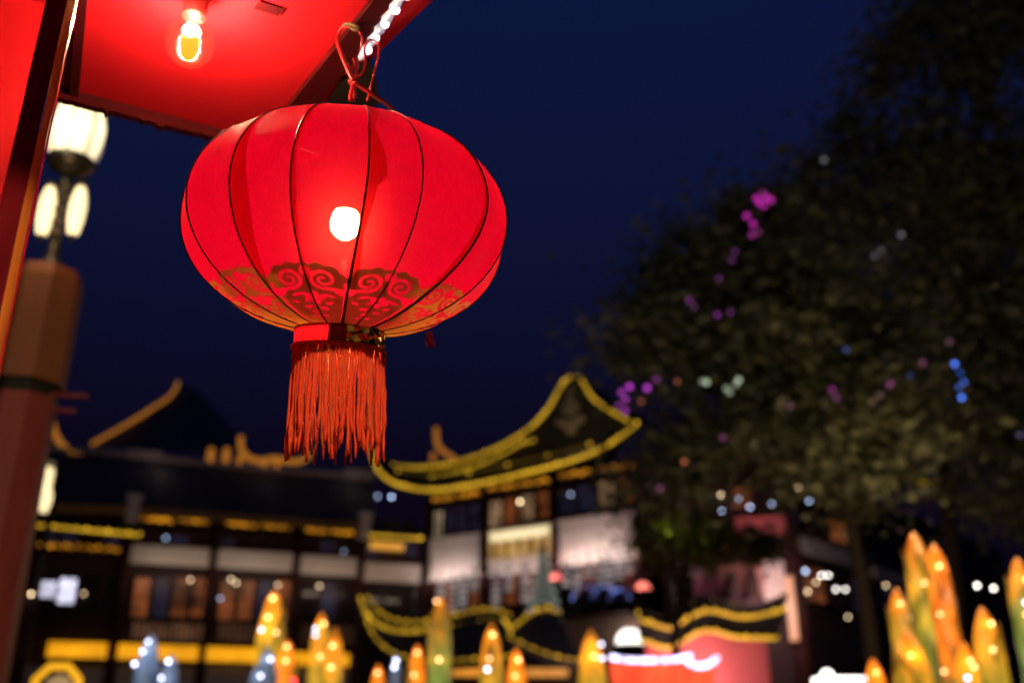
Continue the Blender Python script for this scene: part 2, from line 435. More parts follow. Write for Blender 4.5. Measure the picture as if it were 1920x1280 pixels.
# bright shop display in the wing
for (x0, y0, x1, y1) in ((74, 1086, 106, 1120), (108, 1080, 143, 1132)):
    a0, a1, z0, z1 = F1.rect(x0, y0, x1, y1, .3)
    w = window(F1, hall, a0, a1, z0, z1, .1, G_SHOP, 2, 2, .05)
disc = 'small lamps glowing inside and in front of the teahouses'
for (x, y, m, gg, lab) in ((59, 1113, G_BOKEHW, 1.0, 'pale peach lamp left of the bright white shop window'),
        (357, 1086, G_BOKEHW, .35, 'dim warm lamp behind the middle storey window left of the brown column'),
        (433, 1085, G_BOKEHW, .4, 'left one of a touching pair of dim warm lamps above the blue lamp'),
        (443, 1092, G_BOKEHW, .35, 'right one of a touching pair of dim warm lamps above the blue lamp'),
        (413, 1121, G_BOKEHB, .22, 'dim blue lamp in the middle storey under a pair of warm lamps'),
        (599, 1098, G_BOKEHW, .35, 'single dim warm lamp in the middle storey right of the tall golden bamboo light'),
        (521, 1096, G_BOKEHW, .35, 'dim warm lamp just above the tip of the tall golden bamboo light'),
        (311, 1008, G_BOKEHB, .22, 'dim blue lamp in the top storey above the leftmost cream board'),
        (645, 1033, G_BOKEHB, .12, 'dim teal lamp in the top storey above the third cream board'),
        (157, 1112, G_BOKEHW, .25, 'dim olive lamp right of the bright white shop window')):
    disc_light(F1.at(x, y, .45), .050, m, lab, disc, gg, F1.n * -.68)
# wash lamps for the boards
for (x0, x1, y, pw) in ((240, 394, 1076, 10), (405, 549, 1085, 10), (560, 671, 1096, 8), (679, 788, 1108, 6)):
    a0, a1, z0, z1 = F1.rect(x0, y - 2, x1, y + 2, 1.2)
    p = F1.p((a0 + a1) / 2, z0, 1.25)
    l = lamp('board_wash', p, pw, (1, .74, .55), .1, hall, 'AREA'); l.data.shape = 'RECTANGLE'; l.data.size = (a1 - a0) * .85; l.data.size_y = .08
    l.rotation_euler = (Vector((0, 0, .75)) - F1.n * 1.0).to_track_quat('-Z', 'Y').to_euler()

# ================================================================== GABLED HOUSE
o2 = F1.at(793, 1050); F2 = Facade(o2, R(-31.8))
loc2 = F2.at(1000, 1250); loc2.z = 0
gh = thing('gabled_teahouse', loc2, 'gabled teahouse with sweeping gold lit roof and pale lit banner boards', 'building')
b0 = .15; b1 = F2.hit(1212, 1040)[0]
zt2 = F2.hit(1000, 905)[1]
F2.part('wall', b0, b1, 0, zt2, -8, -.25, M_WALLDARK, gh)
for x, y in ((803, 1040), (909, 1040), (1040, 1010), (1203, 1000)):
    a = F2.hit(x, y)[0]; mb = MB(); mb.lathe([(.21, 0), (.21, zt2)], F2.p(a, 0, .1), n=12); mb.build('column', M_DARKWOOD, gh, True)
G_WIN2 = glow('warm_room_light', (.85, .50, .25), .26, base=(.03, .02, .02), var=.9, scale=1.5); G_CREAM = glow('cream_room_light', (.9, .66, .40), .34, var=.5, scale=1.5); G_RED = glow('red_room_light', (.8, .12, .09), .10, base=(.03, .02, .02), var=.9, scale=1.2)
bay2 = [((812, 903), (930, 1043, 1108)), ((916, 1034), (908, 1025, 1090)), ((1048, 1193), (882, 1000, 1070))]
for i, ((x0, x1), (yf, yb, yl)) in enumerate(bay2):
    a0, a1, z0, z1 = F2.rect(x0, yf - 9, x1, yf + 9, .9)
    half = (a0 + a1) / 2
    fretwork(F2, gh, a0, half - .05, z0, z1, .9, 5); fretwork(F2, gh, half + .05, a1, z0, z1, .9, 5)
    n = 4
    for k in range(n):
        xa = lerp(x0, x1, k / n); xb = lerp(x0, x1, (k + 1) / n)
        ym = lerp(yf + 17, yf + 17 - .2 * (x1 - x0) * (k / n - .5), 1)
        a0, a1, z0, z1 = F2.rect(xa, ym, xb, ym + 52)
        window(F2, gh, a0 + .03, a1 - .03, z0, z1, 0, G_CREAM if (i, k) == (0, 0) else random.choice((G_WIN, M_GLASS, G_WINB, G_WIN2)), 2, 3)
        yl2 = lerp(yl - .1 * (x1 - x0) * (k / n - .5), 0, 0); a0, a1, z0, z1 = F2.rect(xa, yl2 - 22, xb, yl2 + 42)
        window(F2, gh, a0 + .03, a1 - .03, z0, z1, 0, random.choice((G_RED, M_GLASS, G_RED, G_WIN)), 2, 3)
# pale boards and lit name board
def board(x0, x1, y0, y1, name='banner_board', mat=M_BOARD, d=.25):
    a0, a1, z0, z1 = F2.rect(x0, y0, x1, y1, d)
    mb = MB(); F2.box(mb, a0, a1, z0, z1, d - .08, d); q = mb.build(name, mat, gh)
    mb = MB(); F2.box(mb, a0 - .06, a1 + .06, z1, z1 + .08, d - .1, d + .05); mb.build('trim', M_BOARD, q)
    mb = MB(); F2.box(mb, a0 - .06, a1 + .06, z0 - .08, z0, d - .1, d + .05); mb.build('trim', M_BOARD, q)
    return a0, a1, z0, z1, q
washes = []
washes.append(board(806, 904, 1008, 1080)); washes.append(board(1048, 1190, 969, 1049))
washes.append(board(917, 1033, 1047, 1069, 'sill_board'))
a0, a1, z0, z1, sb = board(917, 1033, 990, 1043, 'name_board', G_SIGN, .3)
mb = MB(); F2.box(mb, a0 + .08, a1 - .08, z1 - (z1 - z0) * .36, z1 - .04, .302, .34); mb.build('sign_light', glow('sign_top_light', (1., .82, .45), 1.05, var=.2, scale=2), sb)
mb = MB()  # illegible raised gilt strokes
for k in range(5):
    c = lerp(a0, a1, (k + .5) / 5); w = (a1 - a0) / 13; h = (z1 - z0)
    for j in range(6):
        zz = z0 + h * (.06 + .09 * j) ; ww = w * random.uniform(.35, 1.)
        F2.box(mb, c - ww, c + ww * random.uniform(.4, 1), zz, zz + h * .04, .30, .36)
    F2.box(mb, c - w * .15, c + w * .15, z0 + h * .1, z0 + h * .7, .30, .355)
mb.build('gilt_strokes', M_GOLDPAINT, sb)
for (a0, a1, z0, z1, q), pw in zip(washes, (34, 60, 14)):
    p = F2.p((a0 + a1) / 2, z0 - .40, .80)
    l = lamp('board_wash', p, pw, (1, .76, .70), .1, gh, 'AREA'); l.data.shape = 'RECTANGLE'; l.data.size = (a1 - a0) * .8; l.data.size_y = .1
    l.rotation_euler = (Vector((0, 0, 1.1)) - F2.n * .55).to_track_quat('-Z', 'Y').to_euler()
# roof: eave curve out in front, upper curve on the hips and gable
eave_px = ((697, 838), (701, 862), (712, 886), (740, 908), (800, 921), (860, 915), (930, 901), (1000, 884), (1070, 866), (1125, 845), (1165, 820), (1196, 795))
up_px = ((712, 862), (735, 876), (780, 881), (840, 875), (900, 858), (950, 836), (985, 814))
gab_px = ((985, 814), (1015, 790), (1040, 755), (1052, 728), (1066, 712), (1080, 708), (1095, 716), (1106, 740), (1120, 757), (1150, 775), (1180, 793))
EV = smooth([F2.at(x, y, 1.7 if x < 1150 else 1.5) for x, y in eave_px], 60)
UP = smooth([F2.at(x, y, .4) for x, y in up_px], 26)
GA = smooth([F2.at(x, y, .2) for x, y in gab_px], 36)
top = UP + GA[1:]
TOPR = resample(top, 60)
base = smooth([F2.at(x, y, .35) for x, y in ((712, 862), (780, 882), (860, 876), (940, 860), (1000, 848), (1080, 832), (1140, 815), (1185, 797))], 60)
mb = MB(); mb.sheet(EV, base, -.2, 0, (0, 0, 1)); rf2 = mb.build('roof', M_TILE, gh)
tile_rows(EV, base, .06, rf2, 56)
# gable wall behind the barge line
mb = MB(); mb.sheet(base, TOPR, -.3, 0, F2.n); mb.build('gable_wall', surf('dark_olive_gable', (.06, .058, .04), .8, .3, 2), gh)
# main roof slopes running back from the gable
bk2 = [p - F2.n * 7 for p in TOPR]
mb = MB(); mb.sheet([p + F2.n * .1 + Vector((0, 0, .02)) for p in TOPR], bk2, .18, 0, (0, 0, 1)); mb.build('back_roof', M_TILE, gh)
mb = MB()  # plaster ornament in the gable
gp = F2.at(1070, 775, .42)
for (dx, dz, r) in ((0, .55, .25), (-.28, .25, .2), (.28, .25, .2), (0, .1, .26), (-.5, -.3, .22), (.5, -.3, .22), (-.2, -.42, .26), (.25, -.42, .26), (0, -.75, .25), (.0, 1.0, .18)):
    mb.ball(gp + F2.e * dx + Vector((0, 0, dz)), r, 10, sq=.8)
mb.build('plaster_relief', surf('relief_plaster', (.75, .66, .48), .8, .3, 4), gh, True)
grp = 'gold light ropes on the roofs'
lamp('gable_wash', F2.at(1066, 812, 2.2), 14, (1, .75, .4), .15, gh)
string_light([p + F2.n * .08 for p in EV], .13, G_EAVE, 'long sweeping gold light rope along the main eave of the gabled teahouse', grp, .3)
string_light([p + F2.n * .12 + Vector((0, 0, .05)) for p in GA], .13, G_EAVE, 'gold light rope tracing the pointed gable peak', grp, .3, tube_g=.4)
string_light([p + F2.n * .12 + Vector((0, 0, .05)) for p in UP], .13, G_EAVE, 'gold light rope on the hip running down left from the gable', grp, .33, tube_g=.32)
string_light([p + F2.n * .35 - Vector((0, 0, .48)) for p in UP[2:]] + [F2.at(1000, 826, .6)], .09, G_EAVE, 'thin second gold light rope just under the hip rope', grp, .4, tube_g=.3)
string_light([p.lerp(q, .5) + Vector((0, 0, .12)) for p, q in zip(EV[8:52:2], base[8:52:2])], .02, G_EAVE, 'sparse dim gold bulbs scattered over the dark roof tiles between two ropes', grp, 1.6, .11, .2)
# back ridge finial seen over the hip
p0 = F2.at(820, 800, -5)
ornament([F2.at(x, y, -5) for x, y in ((818, 802), (818, 828), (826, 843), (845, 855), (862, 866))], .16, 'upright amber roof finial above the hip of the gabled teahouse', [F2.at(812, 850, -5)])
# ground floor: uplights and rows of pale tiered hanging lanterns
def wall_lamp(F, x, y, col, power, lab, r=.16, d=.5, g=1.2):
    p = F.at(x, y, d)
    t = thing('flood_lamp', p, lab, 'lamp', 'flood lamps on the gabled teahouse front')
    m = glow('flood_lens', col, g * 3)
    mb = MB(); mb.ball(p, r, 10); mb.build('lens', m, t, True)
    mb = MB(); mb.lathe([(r * 1.15, -r * 1.5), (r * 1.25, -r * .2), (r * 1.1, -r * .1)], p, n=12); mb.build('housing', M_IRON, t)
    mb = MB(); F.box(mb, *(lambda a, z: (a - .05, a + .05, z - .3, z - .2))(*F.hit(x, y, d)), .05, d); mb.build('bracket', M_IRON, t)
    lamp('flood', p + F.n * .22 + Vector((0, 0, .1)), power, col, .12, t)
wall_lamp(F2, 1042, 1086, (1, .16, .13), 30, 'red flood lamp beside the pillar below the lit gold name board', .26, .6, .5)
wall_lamp(F2, 1206, 1104, (1, .20, .15), 40, 'red flood lamp at the right end of the gabled house front', .28, .6, .6)
wall_lamp(F2, 1182, 1205, (1, .95, .85), 260, 'dazzling white flood lamp above the red boat light', .52, 1.85, .9)
M_TIER = glow('pale_paper_glow', (.85, .74, .72), .30, base=(.05, .045, .045), var=.4, scale=4)
xs = [(826, 1120), (850, 1112), (868, 1108), (888, 1098), (930, 1104), (953, 1098), (985, 1092), (1062, 1088), (1082, 1080), (1104, 1072), (1125, 1070), (1142, 1066), (1160, 1062), (1176, 1060)]
side = ('leftmost', 'second', 'third', 'fourth', 'fifth', 'sixth', 'seventh', 'eighth', 'ninth', 'tenth', 'eleventh', 'twelfth', 'thirteenth', 'rightmost')
for k, (x, y) in enumerate(xs):
    p = F2.at(x, y, 1.05)
    t = thing('tiered_lantern', p, 'pale tiered paper lantern hanging under the boards, %s of the row' % side[k], 'lantern', 'pale tiered lanterns hanging under the boards')
    n = random.choice((4, 5, 6))
    for j in range(n):
        z = .75 - j * .26 - .1
        mb = MB(); mb.lathe([(.05, .10), (.15, .05), (.17, 0), (.13, -.07), (.05, -.09)], p + Vector((0, 0, z)), n=12, g=random.uniform(.5, 1.3)); mb.build('tier', M_TIER, t, True)
    mb = MB(); mb.tube([p + Vector((0, 0, 1.1)), p + Vector((0, 0, .75 - n * .26))], .015, 5); mb.build('cord', M_IRON, t)
# lit pagoda model on the pavement with its lamp
pp = F2.at(1019, 1110, 2.5)
t = thing('model_pagoda', (pp.x, pp.y, 0), 'dark tapering model pagoda with pale lit edges before the lit boards', 'pagoda')
for j in range(8):
    r = .62 - .06 * j; z = pp.z - 1.2 + j * .33
    mb = MB(); mb.lathe([(r * .7, 0), (r * .7, .2), (r * 1.12, .2), (r * .75, .33)], (pp.x, pp.y, z), n=8); st = mb.build('storey', M_WALLDARK, t)
    mb = MB(); mb.tube([Vector((pp.x + r * 1.13 * math.cos(w), pp.y + r * 1.13 * math.sin(w), z + .2)) for w in np.linspace(0, 2 * math.pi, 9)], .025, 5); mb.build('edge_light', glow('edge_pale', (.8, .9, .75), .55) if 'edge_pale' not in MATS else MATS['edge_pale'], st)
mb = MB(); mb.lathe([(.75, 0), (.75, pp.z - 1.2)], (pp.x, pp.y, 0), n=8); mb.build('plinth', M_WALLDARK, t)
mb = MB(); mb.lathe([(.10, 0), (.14, .15), (.02, .6)], (pp.x, pp.y, pp.z - 1.2 + 8 * .33), n=8); mb.build('spire', M_WALLDARK, t)
PZ = F2.rect(1052, 1160, 1205, 1235, 1.2)[3] + .12
# clipped dark shrubs with blue lights
for k, (x, y, rr) in enumerate(((1103, 1126, .50), (1140, 1127, .52), (1168, 1120, .38))):
    p = F2.at(x, y, 2.0)
    t = thing('clipped_shrub', (p.x, p.y, PZ), ('dark rounded shrub edged with blue lights, left of three', 'dark rounded shrub edged with blue lights, middle of three', 'small shrub with the brightest blue lights, right of three')[k], 'shrub', 'shrubs with blue lights')
    mb = MB(); v = []; f = []
    for i in range(900):
        d = Vector(rng.normal(size=3)).normalized(); q = p + d * rr * random.uniform(.75, 1.02)
        u = d.orthogonal().normalized() * .06; w = d.cross(u).normalized() * .06
        mb.add([q - u, q - w, q + u, q + w], [(0, 1, 2, 3)])
    mb.build('foliage', surf('shrub_leaf', (.10, .11, .12), .6, .4, 5) if 'shrub_leaf' not in MATS else MATS['shrub_leaf'], t)
    mb = MB()
    for i in range(10 if k < 2 else 9):
        w = math.pi * (i + .5) / (10 if k < 2 else 9); q = p + F2.e * math.cos(w) * rr * 1.05 + Vector((0, 0, math.sin(w) * rr * 1.0 if k < 2 else (math.sin(w) - .3) * rr)) + F2.n * .3
        mb.ball(q, .045, 8, g=random.choice((.2, .6, 1.2)) * (1.5 if k == 2 else 1))
    mb.build('blue_lights', glow('blue_string_light', (.25, .32, 1.), 1.0) if 'blue_string_light' not in MATS else MATS['blue_string_light'], t, True, kind='stuff')
    mb = MB(); zz = p.z - rr * .8; mb.lathe([(.24, PZ), (.34, max(PZ + .1, zz - .06)), (.30, max(PZ + .16, zz))], (p.x, p.y, 0), n=12); mb.build('pot', M_TILE, t)
# porch wall and shelf carrying them
a0, a1, z0, z1 = F2.rect(1052, 1160, 1205, 1235, 1.2)
F2.part('porch_terrace', a0 - .1, a1 + .05, z1 + .003, z1 + .12, .0, 2.6, M_DARKWOOD, gh)
F2.part('porch_wall', a0, a1, 0, z1, .9, 1.25, surf('salmon_porch_wall', (.50, .30, .24), .85, .2, 1.2), gh)
for (x, y, m, gg, lab) in ((975, 940, G_BOKEHW, 1.0, 'peach lamp in the upper window of the gabled teahouse'),
        (734, 931, G_BOKEHB, .8, 'icy blue lamp in the dark gap between the two teahouses'),
        (708, 930, G_BOKEHB, .3, 'faint blue lamp left of the icy blue lamp between the teahouses'),
        (1021, 1138, G_BOKEHX, 1.5, 'bright cream lamp at the foot of the model pagoda'),
        (1070, 926, G_BOKEHB, .25, 'faint bluish lamp behind the upper windows above the largest pale board')):
    disc_light(F2.at(x, y, 1.4 if y > 1100 else .4), .050, m, lab, disc, gg, F2.n * (-1.6 if y > 1100 else -.62))

# ================================================================== BACK PAVILION far left
ap = at(345, 722, 60); pb = Vector((ap.x, ap.y, 0))
pav = thing('distant_pavilion', pb, 'dark distant hipped pavilion roof rising behind the long teahouse', 'building')
ce = [at(165, 838, 52), at(430, 850, 54), at(470, 840, 66), at(230, 830, 66)]
mb = MB()
mb.add(ce + [ap, ap + Vector((0.6, .8, 0))], [(0, 1, 4), (1, 2, 5, 4), (2, 3, 5), (3, 0, 4, 5), (3, 2, 1, 0)]); mb.build('roof', M_TILE, pav)
mb = MB(); c = sum(ce, Vector()) / 4
q = [Vector((c.x + (p.x - c.x) * .7, c.y + (p.y - c.y) * .7, 0)) for p in ce]
mb.box8(q + [v + Vector((0, 0, ce[0].z - .3)) for v in q]); mb.build('wall', M_WALLDARK, pav)
ornament([at(x, y, Y) for x, y, Y in ((172, 832, 52), (215, 808, 53), (255, 785, 55), (290, 762, 57), (318, 745, 58), (332, 725, 59), (334, 716, 59))], .125,
         'long straight amber ridge of the distant pavilion with a curled tip', [at(281, 765, 56.5)])

# ================================================================== HOUSE BEHIND THE TREE
c3 = at(1487, 1050, 33); F3 = Facade(c3, R(47)); F3L = Facade(c3, R(-14))
h3 = thing('corner_house', (c3.x, c3.y, 0), 'dark corner house with pale bands and gold beaded eaves behind the tree', 'building')
zt3 = F3.hit(1560, 900)[1]; aR = F3.hit(1900, 1100)[0]; aL = F3L.hit(1240, 1030)[0]
q = [F3L.p(aL, 0, -.25), F3.p(.2, 0, -.25), F3.p(aR, 0, -.25), F3.p(aR, 0, -.25) - F3.e * .1 + Vector((-8, 9, 0))]
mb = MB(); mb.box8(q + [v + Vector((0, 0, zt3)) for v in q]); mb.build('wall', M_WALLDARK, h3)
for x, y in ((1487, 1000),):
    mb = MB(); mb.lathe([(.3, 0), (.3, zt3)], (c3.x, c3.y, 0), n=12); mb.build('column', M_DARKWOOD, h3, True)
for (x0, x1, y0, y1) in ((1502, 1602, 1020, 1048), (1640, 1712, 1072, 1093)):
    a0, a1, z0, z1 = F3.rect(x0, y0, x1, y1, .15); mb = MB(); F3.box(mb, a0, a1, z0, z1, .05, .2); mb.build('balcony_board', M_PLASTER, h3)
for (x0, x1, y0, y1, mt) in ((1380, 1476, 968, 1004, M_PINKWALL), (1300, 1348, 1062, 1118, surf('plum_board', (.22, .08, .13), .8, .2, 1)), (1350, 1430, 1058, 1118, surf('salmon_board', (.55, .28, .24), .8, .2, 1)), (1432, 1473, 1052, 1140, M_BOARD)):
    a0, a1, z0, z1 = F3L.rect(x0, y0, x1, y1, .2); mb = MB(); F3L.box(mb, a0, a1, z0, z1, .1, .25); mb.build('wall_board', mt, h3)
# black pointed silhouettes set against the salmon board
for k, (x, h) in enumerate(((1375, .9), (1412, 1.2))):
    p = F3L.at(x, 1118, .6)
    t = thing('dark_cutout', p, ('shorter', 'taller')[k] + ' dark pointed cutout standing against the salmon board', 'cutout', 'dark cutouts before the salmon board')
    mb = MB(); mb.lathe([(.28, -.1), (.22, h * .5), (.12, h * .8), (.02, h)], p, n=8); mb.build('body', M_WALLDARK, t)
    mb = MB(); mb.box(p - Vector((0, 0, .2)), F3L.e * .3, F3L.n * .25, Vector((0, 0, .1))); mb.build('base', M_WALLDARK, t)
for (x0, x1, y0, y1, F, gl) in ((1505, 1545, 1062, 1130, F3, G_WIN), (1550, 1590, 1075, 1140, F3, M_GLASS), (1595, 1630, 1088, 1150, F3, G_WINB), (1505, 1545, 960, 1005, F3, M_GLASS), (1550, 1590, 975, 1018, F3, G_WIN),
        (1330, 1370, 915, 960, F3L, M_GLASS), (1372, 1412, 910, 955, F3L, G_WIN), (1415, 1455, 905, 950, F3L, M_GLASS), (1660, 1710, 1105, 1170, F3, G_WINB), (1720, 1780, 1120, 1190, F3, M_GLASS)):
    a0, a1, z0, z1 = F.rect(x0, y0, x1, y1); window(F, h3, a0, a1, z0, z1, 0, gl, 2, 3)
evL = smooth([F3L.at(x, y, 1.4) for x, y in ((1240, 880), (1315, 868), (1370, 860), (1415, 850), (1455, 815), (1485, 772), (1497, 750))], 30)
evR = smooth([F3.at(x, y, 1.2) for x, y in ((1503, 752), (1510, 800), (1527, 832), (1560, 862), (1625, 884), (1700, 900), (1800, 915))], 30)
for A, F in ((evL, F3L), (evR, F3)):
    B = [p - F.n * 3.2 + Vector((0, 0, 1.6)) for p in A]
    mb = MB(); mb.sheet(A, B, -.2, 0, (0, 0, 1)); r_ = mb.build('roof', M_TILE, h3); tile_rows(A, B, .06, r_, 30)
string_light(evL[6:], .02, G_EAVE, 'sparse gold beads on the left eave of the house behind the tree', grp, .7, .085, .3)
string_light(evR, .03, G_EAVE, 'sparse gold beads dropping right from the upturned eave tip behind the tree', grp, .6, .075, .3)
mb = MB(); a0, a1, z0, z1 = F3L.rect(1476, 1080, 1492, 1200, .5); F3L.box(mb, a0, a1, z0, z1, .42, .55); mb.build('lit_post', glow('amber_lit_post', (1, .30, .02), .55, var=.5, scale=1), h3)
for (x, y, m, gg, lab) in ((1352, 928, G_BOKEHW, .75, 'peach lamp left of the upper blue lamp under the tree crown'), (1384, 935, G_BOKEHB, .4, 'upper blue lamp right of the peach lamp under the tree crown'),
        (1353, 958, G_BOKEHB, .5, 'blue lamp directly below the peach lamp under the tree crown'), (1406, 950, G_BOKEHB, .5, 'blue lamp in the middle of the lamp row under the tree crown'),
        (1447, 944, G_BOKEHB, .28, 'dimmest grey blue lamp of the row under the tree crown'), (1497, 912, G_BOKEHW, .65, 'ochre lamp above the brightest blue lamp near the corner house column'),
        (1517, 938, G_BOKEHB, .9, 'brightest blue lamp of the row, below the ochre lamp'), (1510, 1070, G_BOKEHB, .7, 'blue white lamp just right of the corner column'),
        (1540, 1078, G_BOKEHX, .9, 'left half of the brightest white double lamp in the corner house'), (1553, 1078, G_BOKEHX, .9, 'right half of the brightest white double lamp in the corner house'),
        (1530, 1091, G_BOKEHW, .4, 'dim grey lamp below the brightest white lamp'), (1514, 1108, G_BOKEHW, .5, 'ring like dim lamp lowest left in the corner house'),
        (1567, 1104, G_BOKEHX, .8, 'left of two joined cream lamps in the corner house'), (1585, 1104, G_BOKEHX, .8, 'right of two joined cream lamps in the corner house'),
        (1661, 1097, G_BOKEHW, .45, 'cream lamp left of the tallest bamboo lights'), (1590, 1156, G_BOKEHW, .35, 'dim ochre lamp alone under the corner house windows'),
        (1588, 935, G_BOKEHW, .3, 'faint rust lamp high on the corner house beside the trunk')):
    disc_light((F3L if x < 1480 else F3).at(x, y, .6), .042, m, lab, disc, gg, (F3L if x < 1480 else F3).n * -.8)
for (x, y, lab) in ((1832, 1097, 'left one of two pale lamps at the right edge beyond the bamboo lights'), (1863, 1102, 'right one of two pale lamps at the right edge beyond the bamboo lights')):
    disc_light(at(x, y, 28), .042, G_BOKEHX, lab, disc, .9, Vector((0, 0, -at(x, y, 28).z)))
lamp('board_wash', F3L.at(1440, 1140, 1.8), 150, (1, .6, .6), .2, h3)
lamp('board_wash', F3L.at(1400, 1010, 1.8), 45, (1, .5, .5), .2, h3)
lamp('board_wash', F3.at(1560, 1085, 2.0), 60, (1, .75, .7), .2, h3)

# ================================================================== LOW PAVILION ROOF in front
YP = 30
lp0 = at(955, 1240, YP); lp = thing('low_pavilion', (lp0.x, lp0.y + 1.5, 0), 'low dark pavilion with crossing gold lit eaves before the gabled teahouse', 'building')
def P3(l, Y=YP): return [at(x, y, Y + dy) for x, y, dy in l]
eL = smooth(P3(((676, 1130, 0), (683, 1150, -.1), (698, 1172, -.3), (725, 1187, -.6), (765, 1193, -.8), (810, 1187, -1), (850, 1180, -1.1), (900, 1195, -1.3), (955, 1200, -1.5))), 36)
rL = smooth(P3(((690, 1128, 2), (720, 1165, 2), (770, 1175, 2), (820, 1170, 2), (858, 1157, 2), (900, 1149, 2), (930, 1148, 2), (955, 1160, 1.8))), 36)
eR = smooth(P3(((955, 1200, -1.5), (985, 1215, -1.3), (1020, 1230, -1.2), (1055, 1240, -1), (1085, 1243, -.6))), 36)
rR = smooth(P3(((955, 1190, 1.8), (975, 1172, 2), (995, 1155, 2), (1018, 1146, 2), (1040, 1147, 2), (1048, 1154, 2))), 36)
lowL = smooth(P3(((684, 1155, -.3), (695, 1190, -.5), (715, 1215, -.8), (745, 1235, -1.0), (800, 1245, -1.1), (860, 1244, -1.2), (955, 1236, -1.6))), 36)
for A, B in ((lowL, rL), (eR, rR)):
    mb = MB(); mb.sheet(A, B, -.15, 0, (0, 0, 1)); r_ = mb.build('roof', M_TILE, lp); tile_rows(A, B, .05, r_, 34)
mb = MB(); w0, w1 = at(700, 1260, YP + .6), at(1075, 1260, YP + .6)
mb.box8([Vector((w0.x, w0.y, 0)), Vector((w1.x, w1.y, 0)), Vector((w1.x, w1.y + 3, 0)), Vector((w0.x, w0.y + 3, 0)), Vector((w0.x, w0.y, w0.z + .2)), Vector((w1.x, w1.y, w0.z + .2)), Vector((w1.x, w1.y + 3, w0.z + .2)), Vector((w0.x, w0.y + 3, w0.z + .2))]); mb.build('wall', M_WALLDARK, lp)
for (x0, x1, y) in ((848, 905, 1259), (985, 1066, 1260)):
    a, b = at(x0, y, YP - .4), at(x1, y, YP - .4); mb = MB()
    mb.box((a + b) / 2, (b - a) / 2, (0, .06, 0), (0, 0, .11)); mb.build('fascia_light', glow('amber_fascia', (1, .36, .02), .65, var=.3, scale=2) if 'amber_fascia' not in MATS else MATS['amber_fascia'], lp)
string_light([p + Vector((0, -.1, .08)) for p in lowL], .05, G_EAVE, 'gold light rope on the lower edge of the low pavilion roof', grp, .3, .06, .20)
string_light([p + Vector((0, -.1, .1)) for p in eL[:24]], .10, G_EAVE, 'upturned gold light rope at the left tip of the low pavilion', grp, .28, .07, .26)
string_light([p + Vector((0, -.1, .1)) for p in rL], .07, G_EAVE, 'gold light rope along the left ridge of the low pavilion', grp, .28, .07, .20)
string_light([p + Vector((0, -.1, .1)) for p in rR], .09, G_EAVE, 'gold light rope humped over the right ridge of the low pavilion', grp, .28, .07, .20)
string_light([p + Vector((0, -.1, .08)) for p in eR], .05, G_EAVE, 'gold light rope falling right along the low pavilion eave', grp, .3, .06, .20)
string_light(P3(((858, 1170, 1.5), (900, 1163, 1.5), (945, 1162, 1.4), (958, 1180, -1), (955, 1198, -1.4))), .05, G_EAVE, 'thin gold light rope meeting the crossing of the low pavilion hips', grp, .3, .06, .20)

# ================================================================== CLOUD WALL
YW = 29
t1 = P3(((1198, 1150, 0), (1220, 1150, 0), (1248, 1167, 0), (1278, 1147, 0), (1310, 1127, 0), (1350, 1126, 0), (1388, 1145, 0), (1420, 1141, 0), (1450, 1128, 0), (1478, 1116, 0)), YW + .5)
t2 = P3(((1200, 1166, 0), (1225, 1172, 0), (1253, 1186, 0), (1282, 1167, 0), (1315, 1147, 0), (1350, 1150, 0), (1382, 1162, 0), (1420, 1159, 0), (1470, 1146, 0)), YW - .1)
t3 = P3(((1200, 1200, 0), (1225, 1206, 0), (1250, 1220, 0), (1280, 1203, 0), (1310, 1182, 0), (1340, 1181, 0), (1372, 1195, 0), (1410, 1196, 0), (1456, 1196, 0)), YW - .35)
t1, t2, t3 = (smooth(t, 40) for t in (t1, t2, t3))
b3 = Vector((t3[20].x, YW, 0)); cw = thing('cloud_wall', b3, 'pink garden wall with wavy tiled coping outlined in gold lights', 'wall')
mb = MB(); mb.sheet([Vector((p.x, YW, p.z + .15)) for p in t3[2:38]], [Vector((p.x, YW, 0)) for p in t3[2:38]], .4, 0, (0, 1, 0)); mb.build('wall_face', M_PINKWALL, cw)
mb = MB(); mb.sheet(t3, t2, .12, 0, (0, .3, .9)); mb.sheet(t2, t1, .12, 0, (0, .3, .9)); cp_ = mb.build('coping', M_TILE, cw); tile_rows(t3, t2, .05, cp_, 44)
string_light(t1, .075, G_EAVE, 'topmost of three wavy gold ropes on the pink garden wall', grp, .26, .07, .38)
string_light([p + Vector((0, -.08, .05)) for p in t2], .10, G_EAVE, 'middle of three wavy gold ropes on the pink garden wall', grp, .26, .075, .5)
string_light([p + Vector((0, -.08, .0)) for p in t3], .10, G_EAVE, 'lowest of three wavy gold ropes on the pink garden wall', grp, .26, .065, .5)
lamp('wall_wash', at(1310, 1262, YW - 1.5), 330, (1, .55, .5), .2, cw)

